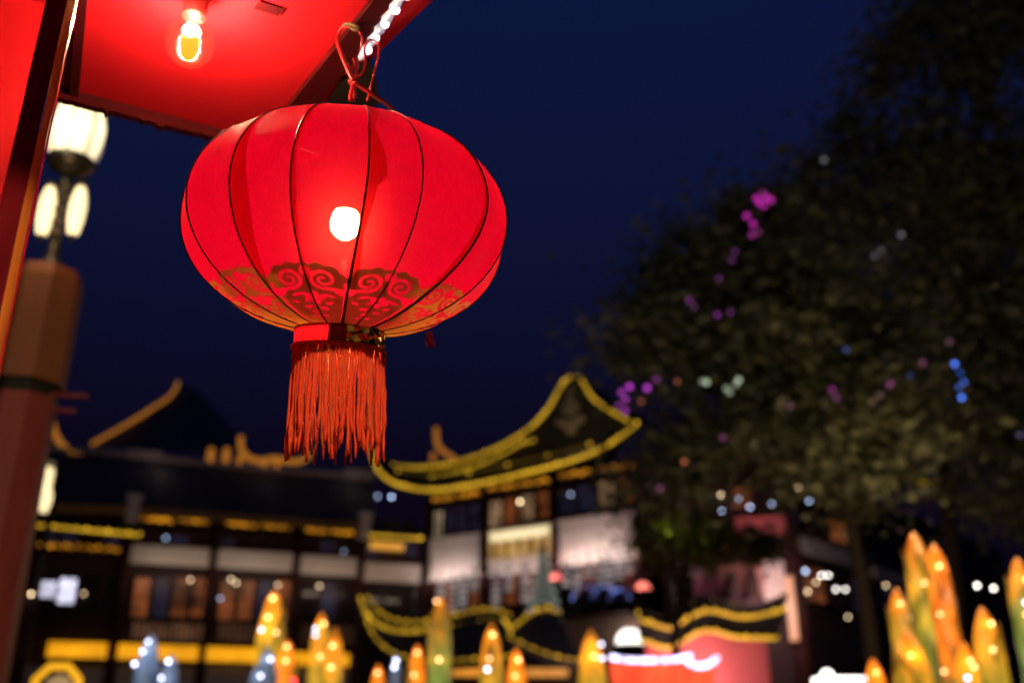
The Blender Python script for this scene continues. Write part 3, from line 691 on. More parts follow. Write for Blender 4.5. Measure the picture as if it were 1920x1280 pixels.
# ================================================================== RED BOAT LIGHTS at the bottom
M_REDGLOW = glow('red_cloth_glow', (1., .09, .03), 1.25, base=(.5, .05, .03), var=.3, scale=3)
G_VIOLET = glow('violet_white_string', (.68, .62, 1.), 3.2)
def boat(pts_top, ybot, Y, lab):
    A = smooth([at(x, y, Y) for x, y in pts_top], 16); c = A[8]
    t = thing('boat_lantern', (c.x, c.y, 0), lab, 'lantern', 'red boat lanterns')
    B = [Vector((p.x + (c.x - p.x) * .12, p.y + .25, at(0, ybot, Y).z)) for p in A]
    mb = MB(); mb.sheet(A, B, .5, 0, (0, 1, 0)); mb.build('hull', M_REDGLOW, t)
    mb = MB()
    for p in resample(A, 20): mb.ball(p + Vector((0, -.05, .05)), .045, 8, g=random.uniform(.5, 1.6))
    mb.tube([p + Vector((0, -.05, .05)) for p in A], .03, 6, g=.6); mb.build('top_lights', G_VIOLET, t, True, kind='stuff')
    mb = MB(); z = B[0].z
    for k in (4, 11): mb.tube([B[k] + Vector((0, .2, .05)), Vector((B[k].x, B[k].y + .2, 0))], .05, 6)
    mb.build('stand', M_IRON, t)
boat(((1148, 1238), (1170, 1243), (1220, 1244), (1270, 1242), (1292, 1236)), 1300, 17, 'larger glowing red boat lantern with a violet white rim')
boat(((1283, 1238), (1292, 1250), (1312, 1256), (1332, 1250), (1343, 1240)), 1290, 16.5, 'small glowing red boat lantern with an upturned right end')
# bright white light box at the very bottom
wb = at(1570, 1278, 12); t = thing('light_box', (wb.x, wb.y, 0), 'dazzling white light box cut off by the bottom edge', 'lamp')
a, b = at(1530, 1276, 12), at(1622, 1270, 12)
mb = MB(); mb.box((a + b) / 2 - Vector((0, 0, .12)), ((b - a).x / 2, 0, 0), (0, .15, 0), (0, 0, .14)); mb.build('lit_face', G_WHITE, t)
mb = MB(); mb.ball(at(1551, 1266, 12), .07, 12); mb.build('globe', G_WHITE, t, True)
mb = MB(); mb.tube([(wb.x, wb.y, 0), (wb.x, wb.y, a.z - .2)], .05, 8); mb.build('post', M_IRON, t)

# ================================================================== BAMBOO SHOOT LIGHTS
def shoot_mat(name, stops, s):
    m, N, L, b, out = nodes(name)
    at_ = N.new('ShaderNodeAttribute'); at_.attribute_name = 'glow'
    rp = N.new('ShaderNodeValToRGB'); cr = rp.color_ramp
    while len(cr.elements) < len(stops): cr.elements.new(.5)
    for e_, (p, c) in zip(cr.elements, stops): e_.position = p; e_.color = (*c, 1)
    tc = N.new('ShaderNodeTexCoord'); nz = N.new('ShaderNodeTexNoise'); nz.inputs['Scale'].default_value = 5; nz.inputs['Detail'].default_value = 3
    mp = N.new('ShaderNodeMapping'); mp.inputs['Scale'].default_value = (1, 1, .45)
    L.new(tc.outputs['Object'], mp.inputs[0]); L.new(mp.outputs[0], nz.inputs['Vector'])
    ad = N.new('ShaderNodeMath'); ad.operation = 'MULTIPLY_ADD'; ad.inputs[1].default_value = 1.25; ad.inputs[2].default_value = -.66
    L.new(nz.outputs['Fac'], ad.inputs[0]); a2 = N.new('ShaderNodeMath'); a2.operation = 'ADD'
    L.new(at_.outputs['Fac'], a2.inputs[0]); L.new(ad.outputs[0], a2.inputs[1]); L.new(a2.outputs[0], rp.inputs[0])
    mr = N.new('ShaderNodeMapRange'); mr.inputs[1].default_value = .3; mr.inputs[2].default_value = .7; mr.inputs[3].default_value = .15 * s; mr.inputs[4].default_value = 4.4 * s
    L.new(nz.outputs['Fac'], mr.inputs[0]); L.new(mr.outputs[0], b.inputs['Emission Strength'])
    L.new(rp.outputs[0], b.inputs['Emission Color']); b.inputs['Base Color'].default_value = (.03, .03, .02, 1); b.inputs['Roughness'].default_value = .3
    tl = N.new('ShaderNodeBsdfTranslucent'); L.new(rp.outputs[0], tl.inputs['Color']); mx = N.new('ShaderNodeMixShader'); mx.inputs[0].default_value = .5
    L.new(b.outputs[0], mx.inputs[1]); L.new(tl.outputs[0], mx.inputs[2]); L.new(mx.outputs[0], out.inputs['Surface'])
    MATS[name] = m; return m
S_GOLD = shoot_mat('gold_green_shoot', [(0, (.06, .09, .012)), (.35, (.30, .25, .02)), (.65, (.55, .30, .02)), (.9, (.75, .24, .01))], .62)
S_ORANGE = shoot_mat('orange_shoot', [(0, (.30, .12, .01)), (.4, (.70, .17, .01)), (.9, (.75, .22, .01))], .75)
S_GREEN = shoot_mat('green_shoot', [(0, (.06, .22, .02)), (.5, (.22, .26, .05)), (.75, (.45, .22, .02)), (.95, (.75, .25, .01))], .55)
S_BLUE = shoot_mat('blue_shoot', [(0, (.05, .09, .17)), (.6, (.09, .14, .24)), (.95, (.22, .28, .38))], .32)
S_BLADE = shoot_mat('shoot_leaf_glow', [(0, (.10, .13, .01)), (.6, (.25, .18, .02)), (1, (.40, .22, .02))], .35)
G_SB = glow('shoot_bulb_warm', (1., .50, .20), 4.6); G_SBW = glow('shoot_bulb_white', (.72, .74, 1.), 4.5)
def shoot(x, y, wpx, Y, mat, label, bulbs=(), blunt=.32, power=1.5, white=()):
    """tall bud shaped lantern standing on the ground: sheathed cone with leaves and bulbs"""
    tip = at(x, y, Y); r = wpx / 2 / FPX * (Y * CP + (tip.z - CAMZ) * SP)
    base = Vector((tip.x, tip.y, 0)); H = tip.z
    t = thing('bamboo_light', base, label, 'lantern', 'bamboo shoot lanterns along the waterside')
    body = max(H - .45, H * .4); hh = H - body
    n = 34; prof = []; gg = []
    L_ = min(H, 4.0)
    for i in range(n + 1):
        u = i / n; z = H - L_ * (1 - u) ** 1.6; h = (H - z) / (r * 3.9)
        rr = r * ((1 - (1 - h) ** 1.9) ** .66 if h < 1 else 1.0) * (1 + .03 * math.sin(z * 14)) * (.94 + .06 * min(1, h / 3))
        prof.append((max(rr, r * .06), z)); gg.append(max(0, 1 - (H - z) / max(1.4, L_ * .4)))
    mb = MB(); mb.lathe(prof, base, n=18, g=gg); mb.build('shoot_body', mat, t, True)
    # overlapping sheath leaves
    for k in range(5):
        w = k * 2.4 + x; z0 = H - (.25 + .27 * k) * min(1.6, L_ * .6); zl = .42
        d = Vector((math.cos(w), math.sin(w), 0)); e_ = d.cross(Vector((0, 0, 1)))
        rr = r * min(1, ((H - z0) / (r * 3.9))) ** blunt
        P = []; Q = []
        for j in range(6):
            v = j / 5; wd = r * .75 * (1 - v ** 2) + .004; c = base + d * (rr * (1.04 - .15 * v) + .01 + .05 * v * v * 4 * r) + Vector((0, 0, z0 - .2 + zl * v))
            P.append(c - e_ * wd - d * wd * .35); Q.append(c + e_ * wd - d * wd * .35)
        mb = MB(); mb.sheet(P, Q, .006, 0, d); mb.build('sheath_leaf', S_BLADE if mat not in (S_BLUE,) else mat, t, True)
    for (bl, m_) in ((bulbs, G_SB), (white, G_SBW)):
        for (bx, by) in bl:
            q = at(bx, by, Y); q = Vector((q.x, q.y - r * .95 - .03, q.z))
            if (q - Vector((base.x, base.y, q.z))).length > r * 2.5: q = Vector((base.x + (q.x - base.x) * .6, base.y - r, q.z))
            mb = MB(); mb.ball(q, .019 * Y / 12, 10, g=random.uniform(.7, 1.3) * 1.7); mb.build('bulb', m_, t, True)
            lamp('bulb_light', Vector((base.x, base.y - r * .35, q.z)), .9 * (r / .15) ** 2 * (1 if m_ is G_SB else .5), (1, .62, .30) if m_ is G_SB else (.75, .8, 1), .03, t)
    mb = MB(); mb.lathe([(r * 1.5, 0), (r * 1.4, .06), (r * .9, .1)], base, n=14); mb.build('foot', M_IRON, t)
    if power: lamp('tip_fill', Vector((base.x, base.y - .1, H + .22)), power * (5 if x > 1600 else 1.5), (1, .66, .32) if mat is not S_BLUE else (.4, .6, 1), .1, t)  # unseen lamp added above the tip, strongest under the trees to brighten them
    return t
shoot(515, 1106, 52, 12, S_GOLD, 'tall golden bamboo light with orange tip left of the fringe', ((518, 1125), (509, 1160), (524, 1188)), .55, 3, ((497, 1183),))
shoot(540, 1200, 40, 11.6, S_ORANGE, 'short yellow bamboo light tucked against the tall golden one', ((543, 1214), (541, 1240)), .30, .5)
shoot(503, 1212, 44, 11, S_BLUE, 'blue bamboo light in front of the tall golden one', (), .30, .4, ((513, 1237),))
shoot(486, 1240, 36, 10.6, S_BLUE, 'short blue bamboo light lowest in front of the tall golden one', (), .30, 0, ((494, 1268),))
shoot(604, 1148, 36, 12, S_GOLD, 'slim golden bamboo light with white bulbs, left one of a close pair', ((611, 1171), (604, 1232)), .30, 2, ((596, 1180), (595, 1192)))
shoot(630, 1176, 34, 11.8, S_GOLD, 'slim golden bamboo light, right one of a close pair', ((627, 1212), (624, 1252)), .30, 1)
shoot(285, 1188, 46, 11, S_BLUE, 'tall blue bamboo light before the yellow fascia', (), .30, .6, ((287, 1205), (277, 1223), (262, 1246)))
shoot(323, 1226, 38, 11, S_BLUE, 'short blue bamboo light right of the tall blue one', (), .30, .3, ((323, 1241), (310, 1272)))
shoot(710, 1245, 30, 12, S_ORANGE, 'small orange tipped bamboo light left of the white blue one', ((710, 1262),), .30, .5)
shoot(743, 1226, 20, 12, S_BLUE, 'thin white blue bamboo light left of the low pavilion', (), .4, .3, ((744, 1239), (741, 1251)))
shoot(783, 1208, 32, 12, S_ORANGE, 'short orange bamboo light beside the tall red tipped one', ((784, 1225), (778, 1266)), .30, 1)
shoot(827, 1120, 42, 12, S_GREEN, 'tall green bamboo light with a red orange tip', ((820, 1130), (825, 1238)), .35, 3)
shoot(922, 1170, 42, 12, S_GOLD, 'yellow green bamboo light with one bright bulb at its tip', ((924, 1192), (918, 1236)), .28, 2.5, ((914, 1256),))
shoot(968, 1215, 36, 11.8, S_ORANGE, 'short orange bamboo light under the crossing gold eaves', ((972, 1238), (966, 1268)), .28, 1.5)
shoot(1108, 1180, 52, 12, S_GOLD, 'stout olive and yellow bamboo light left of the white flood', ((1112, 1232),), .3, 2, ((1125, 1210), (1127, 1236)))
shoot(1712, 998, 50, 12, S_GOLD, 'tallest orange tipped bamboo light under the tree', ((1722, 1097), (1693, 1161)), .30, 9)
shoot(1750, 1020, 42, 11.8, S_ORANGE, 'tall deep orange bamboo light leaning on the tallest one', ((1751, 1065), (1752, 1154), (1760, 1260)), .30, 6)
shoot(1680, 1102, 38, 11.6, S_GOLD, 'mid height yellow bamboo light left of the tallest one', ((1679, 1134),), .30, 3)
shoot(1700, 1180, 76, 11.2, S_GOLD, 'broad low golden bamboo light in front of the tallest one', ((1692, 1232),), .30, 2)
shoot(1840, 1138, 54, 11.5, S_GOLD, 'golden bamboo light with two big bulbs near the right edge', ((1845, 1172), (1848, 1220)), .30, 5)
shoot(1805, 1202, 44, 11.2, S_GOLD, 'short yellow bamboo light left of the two bulb one', ((1808, 1240), (1815, 1252)), .30, 2, ((1803, 1272),))
shoot(1906, 1046, 54, 12, S_GREEN, 'green bamboo light with orange tip cut by the right edge', ((1910, 1090), (1910, 1155)), .30, 4, ((1909, 1133),))
shoot(1636, 1234, 46, 11.5, S_ORANGE, 'small amber bamboo light left of the broad golden one', ((1634, 1262),), .30, .8)
rp_ = at(549, 1277, 11); t = thing('red_lamp', (rp_.x, rp_.y, 0), 'small red lamp at the bottom edge below the golden bamboo lights', 'lamp')
mb = MB(); mb.ball(rp_, .035, 10); mb.build('bulb', glow('red_lamp_glow', (1, .03, .03), 5.), t, True)
mb = MB(); mb.tube([(rp_.x, rp_.y, 0), (rp_.x, rp_.y, rp_.z - .03)], .02, 8); mb.build('post', M_IRON, t)
# octagonal yellow ring lantern
oc = at(104, 1292, 10); t = thing('ring_lantern', (oc.x, oc.y, 0), 'yellow octagonal ring lantern at the bottom left', 'lantern')
rr = 39 / FPX * 10.9
mb = MB(); mb.tube([oc + Vector((rr * math.cos(R(22.5 + 45 * k)), 0, rr * math.sin(R(22.5 + 45 * k)))) for k in range(9)], .036, 8); mb.build('ring', glow('yellow_ring_glow', (1, .46, .012), 1.0, base=(.5, .3, .05)), t)
mb = MB(); mb.lathe([(.12, -.03), (.14, 0), (.12, .03)], oc + Vector((0, .05, 0)), (1, 0, 0), (0, 0, 1), (0, 1, 0), n=8); mb.build('lit_panel', glow('tan_panel_glow', (.7, .45, .2), .45), t)
mb = MB(); mb.tube([(oc.x, oc.y + .05, 0), (oc.x, oc.y + .05, oc.z - rr)], .04, 8); mb.build('post', M_IRON, t)

# ================================================================== TREES
def leafmat(name, c1, c2):
    m, N, L, b, out = nodes(name)
    at_ = N.new('ShaderNodeAttribute'); at_.attribute_name = 'glow'
    rp = N.new('ShaderNodeValToRGB'); rp.color_ramp.elements[0].color = (*c1, 1); rp.color_ramp.elements[1].color = (*c2, 1)
    L.new(at_.outputs['Fac'], rp.inputs[0]); L.new(rp.outputs[0], b.inputs['Base Color']); b.inputs['Roughness'].default_value = .5
    tr = N.new('ShaderNodeBsdfTranslucent'); L.new(rp.outputs[0], tr.inputs['Color'])
    mx = N.new('ShaderNodeMixShader'); mx.inputs[0].default_value = .35
    L.new(b.outputs[0], mx.inputs[1]); L.new(tr.outputs[0], mx.inputs[2]); L.new(mx.outputs[0], out.inputs['Surface'])
    return m
L_BROWN = leafmat('olive_brown_leaf', (.034, .046, .026), (.150, .165, .090))
L_GREEN = leafmat('yellow_green_leaf', (.05, .06, .012), (.12, .13, .03))
def inside(poly, x, y):
    c = False; n = len(poly)
    for i in range(n):
        x1, y1 = poly[i]; x2, y2 = poly[(i + 1) % n]
        if (y1 > y) != (y2 > y) and x < (x2 - x1) * (y - y1) / (y2 - y1) + x1: c = not c
    return c
def crown(poly, Y, dY, ncl, rcl, nleaf, ls, parent, mat, name='crown'):
    xs_ = [p[0] for p in poly]; ys_ = [p[1] for p in poly]; V = []; G = []; centres = []
    while len(centres) < ncl:
        x = random.uniform(min(xs_), max(xs_)); y = random.uniform(min(ys_), max(ys_))
        if inside(poly, x, y): centres.append(at(x, y, Y + random.uniform(-dY, dY)))
    for c in centres:
        r = rcl * random.uniform(.6, 1.35); tone = random.random(); n = int(nleaf * (r / rcl) ** 2)
        d = rng.normal(size=(n, 3)); d /= np.linalg.norm(d, axis=1)[:, None]
        p = np.array(c) + d * (r * np.abs(rng.normal(0, .62, (n, 1)))) * np.array([1.15, 1.15, .85])
        u = rng.normal(size=(n, 3)); u[:, 2] *= .5; u /= np.linalg.norm(u, axis=1)[:, None]
        w = rng.normal(size=(n, 3)); w -= (w * u).sum(1)[:, None] * u; w /= np.linalg.norm(w, axis=1)[:, None]
        l = ls * rng.uniform(.6, 1.3, (n, 1))
        V.append(np.stack([p - u * l, p + w * l * .45, p + u * l, p - w * l * .45], 1).reshape(-1, 3))
        G.append(np.repeat(np.clip(tone * .7 + rng.uniform(0, .4, n), 0, 1), 4))
    V = np.concatenate(V) - np.array(origin(parent)); G = np.concatenate(G); nf = len(V) // 4
    me = bpy.data.meshes.new(name); me.vertices.add(len(V)); me.vertices.foreach_set('co', V.ravel())
    me.loops.add(nf * 4); me.loops.foreach_set('vertex_index', np.arange(nf * 4))
    me.polygons.add(nf); me.polygons.foreach_set('loop_start', np.arange(nf) * 4); me.polygons.foreach_set('loop_total', np.full(nf, 4))
    a = me.attributes.new('glow', 'FLOAT', 'POINT'); a.data.foreach_set('value', G.astype(np.float32))
    me.materials.append(mat); me.update(); me.validate()
    o = bpy.data.objects.new(name, me); COL.objects.link(o); o.parent = parent
    return centres
def limbs(parent, base, spine, cents, rad, nb):
    mb = MB(); sp_ = smooth([base] + spine, 20)
    mb.tube(sp_, [rad * (1 - .75 * i / 19) * (1.35 if i == 0 else 1) for i in range(20)], 12); mb.build('trunk', M_BARK, parent, True)
    for k in range(nb):
        a = sp_[random.randrange(9, 19)]; c = random.choice(cents)
        mid = a.lerp(c, .5) + Vector((random.uniform(-.3, .3), random.uniform(-.3, .3), random.uniform(.0, .5)))
        b_ = MB(); P = smooth([a, mid, c], 10); r0 = rad * random.uniform(.25, .4)
        b_.tube(P, [lerp(r0, .015, i / 9) for i in range(10)], 7); b_.build('limb', M_BARK, parent, True)
polyA = [(1165, 640), (1185, 560), (1235, 490), (1290, 440), (1370, 405), (1400, 365), (1450, 350), (1500, 420), (1600, 500), (1700, 620), (1740, 780), (1690, 900), (1600, 960), (1480, 900), (1420, 890), (1330, 880), (1250, 960), (1190, 930), (1235, 860), (1228, 790), (1215, 735), (1172, 720)]
bA = at(1640, 1280, 15); tA = thing('broadleaf_tree', (bA.x, bA.y, 0), 'dark spreading tree hung with magenta lights, right of the gabled teahouse', 'tree')
cA = crown(polyA, 15, 2.0, 210, .72, 170, .105, tA, L_BROWN)
limbs(tA, Vector((bA.x, bA.y, 0)), [at(1640, 1280, 15), at(1620, 1100, 15), at(1580, 920, 15), at(1545, 780, 15), at(1520, 640, 15), at(1480, 520, 15)], cA, .15, 22)
polyB = [(1480, 330), (1520, 290), (1560, 260), (1600, 200), (1640, 110), (1690, 40), (1760, -30), (2000, -120), (2050, 400), (2040, 900), (1960, 1010), (1860, 960), (1800, 940), (1760, 900), (1740, 780), (1700, 620), (1600, 500), (1500, 420)]
bB = at(1800, 1280, 18); tB = thing('broadleaf_tree', (bB.x, bB.y, 0), 'tallest dark tree filling the right edge above the bamboo lights', 'tree')
cB = crown(polyB, 18, 2.2, 235, .88, 160, .13, tB, L_BROWN)
limbs(tB, Vector((bB.x, bB.y, 0)), [at(1800, 1280, 18), at(1792, 1100, 18), at(1770, 900, 18), at(1765, 700, 18), at(1790, 500, 18), at(1800, 300, 18)], cB, .19, 24)
polyC = [(1195, 990), (1240, 955), (1300, 965), (1380, 985), (1440, 1005), (1455, 1030), (1380, 1045), (1290, 1040), (1220, 1020)]
bC = at(1262, 1290, 22); tC = thing('garden_pine', (bC.x, bC.y, 0), 'low yellow green pine spray spreading over the wavy garden wall', 'tree')
cC = crown(polyC, 22, .9, 60, .50, 170, .09, tC, L_GREEN)
limbs(tC, Vector((bC.x, bC.y, 0)), [at(1262, 1200, 22), at(1272, 1100, 22), at(1300, 1035, 22), at(1340, 1010, 22)], cC, .14, 8)
# lime garden lamp under the pine spray
gp_ = at(1255, 1012, 20.6); t = thing('garden_lamp', (gp_.x, gp_.y, 0), 'lime green garden lamp lighting the pine spray', 'lamp')
mb = MB(); mb.tube([(gp_.x, gp_.y, 0), (gp_.x, gp_.y, gp_.z)], .03, 8); mb.build('post', M_IRON, t)
mb = MB(); mb.lathe([(.05, 0), (.11, .05), (.11, .12)], gp_, n=12); mb.build('housing', M_IRON, t, True)
mb = MB(); mb.lathe([(.095, .121), (.05, .14), (.002, .145)], gp_, n=12); mb.build('lens', glow('lime_lens', (.6, 1., .08), 2.), t, True)
lamp('lime_light', gp_ + Vector((0, 0, .25)), 8, (.85, .95, .08), .1, t)
# coloured lights strung in the crowns
def tree_string(pts, Y, col, s, label, group='coloured light strings in the trees', r=.03):
    s = s * .42; ps = [at(x, y, Y) for x, y in pts]
    t = thing('tree_light_string', ps[0], label, 'string lights', group)
    m = glow('tree_bulb_' + 'x', col, s)
    for p in ps:
        mb = MB(); mb.ball(p, r * .75, 8, g=random.choice((.3, .6, 1.2)) * 1.5); mb.build('bulb', m, t, True)
    mb = MB(); mb.tube(smooth(ps, len(ps) * 4), .006, 5); mb.build('wire', M_IRON, t)
tree_string([(1418, 372), (1424, 380), (1436, 370), (1430, 362), (1445, 375), (1432, 385), (1400, 405), (1412, 420), (1422, 435), (1410, 440)], 12.6, (.75, .0, .55), 1.0, 'bright magenta cluster of lights at the top left of the crown', r=.055)
tree_string([(1378, 472), (1372, 488), (1348, 522), (1294, 564), (1300, 575), (1345, 590), (1370, 585)], 12.6, (.60, .0, .75), .9, 'violet lights descending the left flank of the crown', r=.045)
tree_string([(1165, 735), (1172, 748), (1160, 760), (1180, 725), (1213, 727), (1230, 712), (1172, 770)], 12.6, (.60, .03, .70), 1.6, 'purple lights hanging beside the gable tip', r=.05)
tree_string([(1202, 752), (1270, 715), (1283, 865)], 12.6, (1., .22, .08), 1.0, 'three orange red lights low on the left of the crown', r=.035)
tree_string([(1318, 715), (1325, 716), (1362, 728), (1368, 735), (1385, 712), (1380, 720)], 12.6, (.62, .80, .55), 1.2, 'pale green white lights in the lower crown', r=.045)
tree_string([(1790, 682), (1800, 700), (1808, 715), (1803, 745), (1798, 725)], 14.6, (.08, .22, 1.), 3.5, 'vivid blue lights hanging on the right of the crown', r=.045)
tree_string([(1533, 628), (1586, 655), (1662, 668), (1705, 702), (1912, 815)], 13.0, (.05, .18, .8), 1.0, 'dim blue lights scattered across the middle of the crown', r=.04)
tree_string([(1560, 730), (1568, 745), (1650, 740), (1668, 720), (1640, 755), (1730, 680), (1780, 640), (1355, 820), (1237, 915), (1480, 760)], 12.8, (.55, .02, .45), .55, 'faint plum lights scattered in the lower crown', r=.05)
tree_string([(1640, 480), (1652, 470), (1690, 440), (1545, 300)], 12.8, (.60, .65, .75), .6, 'few faint white lights high in the crown', r=.05)

# ================================================================== STREET LAMP AND PILLAR (left)
YL = 4.6
axis = lambda y: at(148 - .195 * (y - 250) - 2, y, YL)
lb = axis(640); LX, LY = lb.x, lb.y
LX = at(75, 600, YL).x; LY = YL
k_ = lambda y: at(82, y, YL).z         # height on the pillar axis for a photo row
sl = thing('street_lamp', (LX, LY, 0), 'tiered street lamp with glowing white barrel lantern on a brown faceted pillar', 'street lamp')
pxm = lambda y: (YL * CP + (k_(y) - CAMZ) * SP) / FPX
def octo(r0, z0, r1, z1, name, mat, rot=0, n=8):
    mb = MB(); mb.lathe([(r0, z0), (r1, z1)], (LX, LY, 0), n=n, a0=R(rot), a1=R(rot) + 2 * math.pi); return mb.build(name, mat, sl)
rU = 67 * pxm(620); rD = 66 * pxm(900)
octo(rU * .97, k_(724), rU * .97, k_(535), 'pillar_upper', M_PILLAR, 22.5 + 10)
octo(rU * .97, k_(535), rU * .90, k_(514), 'pillar_cap', M_PILLAR, 22.5 + 10)
octo(rU * .80, k_(748), rU * .80, k_(724), 'pillar_neck', M_IRON, 22.5 + 10)
octo(rD, 0, rD * .92, k_(748), 'pillar_lower', M_PILLARRED, 22.5 + 10)
for y, l in ((742, 105), (770, 90)):
    z = k_(y); mb = MB(); mb.tube([(LX + rU * .6, LY - .02, z), (LX + l * pxm(y) * 1.15, LY - .02, z - .01)], .012, 8); mb.build('banner_rod', M_PILLARRED, sl)
# iron finial between
mb = MB(); mb.lathe([(rU * .55, k_(512)), (rU * .35, k_(500)), (rU * .2, k_(480)), (.03, k_(460)), (.03, k_(440))], (LX, LY, 0), n=12); mb.build('finial_collar', M_IRON, sl, True)
G_LAMP = glow('street_lamp_glass', (1., .80, .42), 1.5, base=(.5, .45, .3))
# lower twin lobes
zc = k_(395); hl = k_(345) - k_(450)
for sgn in (-1, 1):
    c = Vector((LX + sgn * 29 * pxm(395), LY, zc))
    mb = MB(); mb.lathe([(.012, -hl * .48), (.028, -hl * .40), (.040, -hl * .18), (.043, .02), (.038, hl * .22), (.026, hl * .38), (.012, hl * .46)], c, n=14); g_ = mb.build('glass_lobe', G_LAMP, sl, True)
    mb = MB(); mb.lathe([(.022, hl * .42), (.040, hl * .45), (.018, hl * .54)], c, n=12); mb.build('lobe_cap', M_IRON, g_)
    mb = MB(); mb.lathe([(.010, -hl * .54), (.022, -hl * .44)], c, n=12); mb.build('lobe_cup', M_IRON, g_)
mb = MB()
for y in (350, 372, 395, 420, 440):
    mb.ball((LX, LY - .01, k_(y)), random.uniform(.03, .045), 10)
mb.tube([(LX, LY, k_(470)), (LX, LY, k_(320))], .018, 8); mb.build('centre_stem', M_IRON, sl, True)
# barrel lantern
z0, z1 = k_(303), k_(200); rb = 50 * pxm(250); zm = (z0 + z1) / 2
prof = [(rb * (.76 + .24 * math.sin(math.pi * i / 10)), lerp(z0, z1, i / 10)) for i in range(11)]
mb = MB(); mb.lathe(prof, (LX, LY, 0), n=24); bl = mb.build('barrel_glass', glow('barrel_glass_glow', (1., .84, .52), 1.55, base=(.5, .45, .3), var=.25, scale=6), sl, True)
for k in range(8):
    w = R(45 * k + 12)
    mb = MB(); mb.tube([(LX + r_ * 1.01 * math.cos(w), LY + r_ * 1.01 * math.sin(w), z_) for r_, z_ in prof], .006, 6); mb.build('rib', M_IRON, bl)
mb = MB(); mb.lathe([(rb * .9, z1), (rb * 1.12, z1 + .012), (rb * .8, z1 + .04), (rb * .3, z1 + .06), (.02, z1 + .10)], (LX, LY, 0), n=16); mb.build('lamp_roof', M_IRON, sl, True)
mb = MB(); mb.lathe([(.03, z0 - .09), (rb * .5, z0 - .055), (rb * .78, z0 - .04), (rb * .9, z0)], (LX, LY, 0), n=16); mb.build('lamp_base', M_IRON, sl, True)
lamp('barrel_light', (LX, LY - rb - .1, zm - .05), 5, (1, .8, .5), .1, sl)
lamp('lobe_light', (LX + .03, LY - .28, k_(430)), 5, (1, .55, .25), .08, sl)
# unseen lamp copy added behind the viewer to light fringe and stall front
def copy_tree(o, parent=None):
    c = o.copy(); COL.objects.link(c)
    if parent: c.parent = parent
    if c.type == 'LIGHT': c.data = o.data.copy()
    for ch in list(o.children): copy_tree(ch, c)
    return c
sl['group'] = 'tiered street lamps'
sl2 = copy_tree(sl); sl2.location = (1.5, -4.3, 0)
sl2['label'] = 'added unseen street lamp copy behind the viewer, lighting the stall'
for ch in sl2.children:
    if ch.type == 'LIGHT':
        if ch.name.startswith('barrel'): ch.data.energy = 1550; ch.data.color = (1, .74, .46); ch.location = (-.05, .34, ch.location.z - .3)
        else: ch.data.energy = 2
# farther lamp peeping out right of the pillar
fp = at(92, 915, 14); fl = thing('far_street_lamp', (fp.x, fp.y, 0), 'far white street lamp half hidden behind the brown pillar', 'street lamp')
for y in (897, 938):
    p = at(88, y, 14); mb = MB(); mb.lathe([(.07, -.16), (.10, -.05), (.10, .08), (.06, .16)], p, n=12); mb.build('glass_lobe', G_LAMP, fl, True)
mb = MB(); mb.tube([(fp.x + .08, fp.y, 0), (fp.x + .08, fp.y, at(92, 865, 14).z)], .05, 8); mb.build('post', M_IRON, fl)
mb = MB(); mb.lathe([(.2, 0), (.14, .06), (.02, .2)], at(96, 872, 14), n=10); mb.build('cap', M_IRON, fl)
#@@FOREGROUND
# ================================================================== MARKET STALL CANOPY (overhead, left)
ZC = CAMZ + .90
def ceil(x, y, z=ZC):
    r = ray(x, y); return EYE + r * ((z - CAMZ) / r.z)
M_REDPAINT = surf('red_gloss_paint', (.50, .007, .013), .42, .22, 2.2, bump=.08, spec=.2, coat=.10)
M_MAROON = surf('dark_maroon_paint', (.055, .0012, .003), .8, .4, 9, bump=.2, spec=.08)
M_RAWWOOD = surf('worn_orange_wood', (.78, .22, .028), .8, .75, 22, stretch=(1, 1, .10), bump=.5, c2=(.26, .07, .016), spec=.1)
M_REDLINE = surf('red_edge_paint', (.75, .015, .02), .30, .2, 6)
A_, B_, C_ = ceil(130, 168), ceil(492, 262), ceil(752, 0)
ab = (A_ - B_).normalized(); bc = (C_ - B_).normalized()
stall = thing('market_stall', (A_.x, A_.y, 0), 'red painted stall corner with overhead canopy board, narrow post and side board', 'stall')
far_l = B_ + ab * 1.5; near_r = B_ + bc * 1.4; near_l = far_l + bc * 1.4
def slab(pts, z0, z1, name, mat, parent=stall):
    mb = MB(); n = len(pts)
    v = [Vector((p.x, p.y, z0)) for p in pts] + [Vector((p.x, p.y, z1)) for p in pts]
    f = [tuple(range(n - 1, -1, -1)), tuple(range(n, 2 * n))] + [(i, (i + 1) % n, n + (i + 1) % n, n + i) for i in range(n)]
    mb.add(v, f); return mb.build(name, mat, parent)
canopy = slab([B_, far_l, near_l, near_r], ZC, ZC + .018, 'canopy_board', M_REDPAINT)
# worn rim along the far edge: uneven lower line
nrm = Vector((-ab.y, ab.x, 0)); nrm = nrm if nrm.dot(Vector((0, 1, 0))) > 0 else -nrm
mb = MB(); N = 90; a_, b_ = [], []
for i in range(N + 1):
    p = B_.lerp(A_ + ab * .02, i / N) - nrm * .002
    h = .019 + .003 * noise.noise(Vector((i * .35, 1, 0))) + .0015 * noise.noise(Vector((i * 1.1, 5, 0))) + (.006 if i in (44, 45, 46, 68) else 0)
    a_.append(Vector((p.x, p.y, ZC - .0005))); b_.append(Vector((p.x, p.y, ZC - h)))
mb.sheet(a_, b_, .014, 0, nrm); mb.build('canopy_rim', M_MAROON, stall)
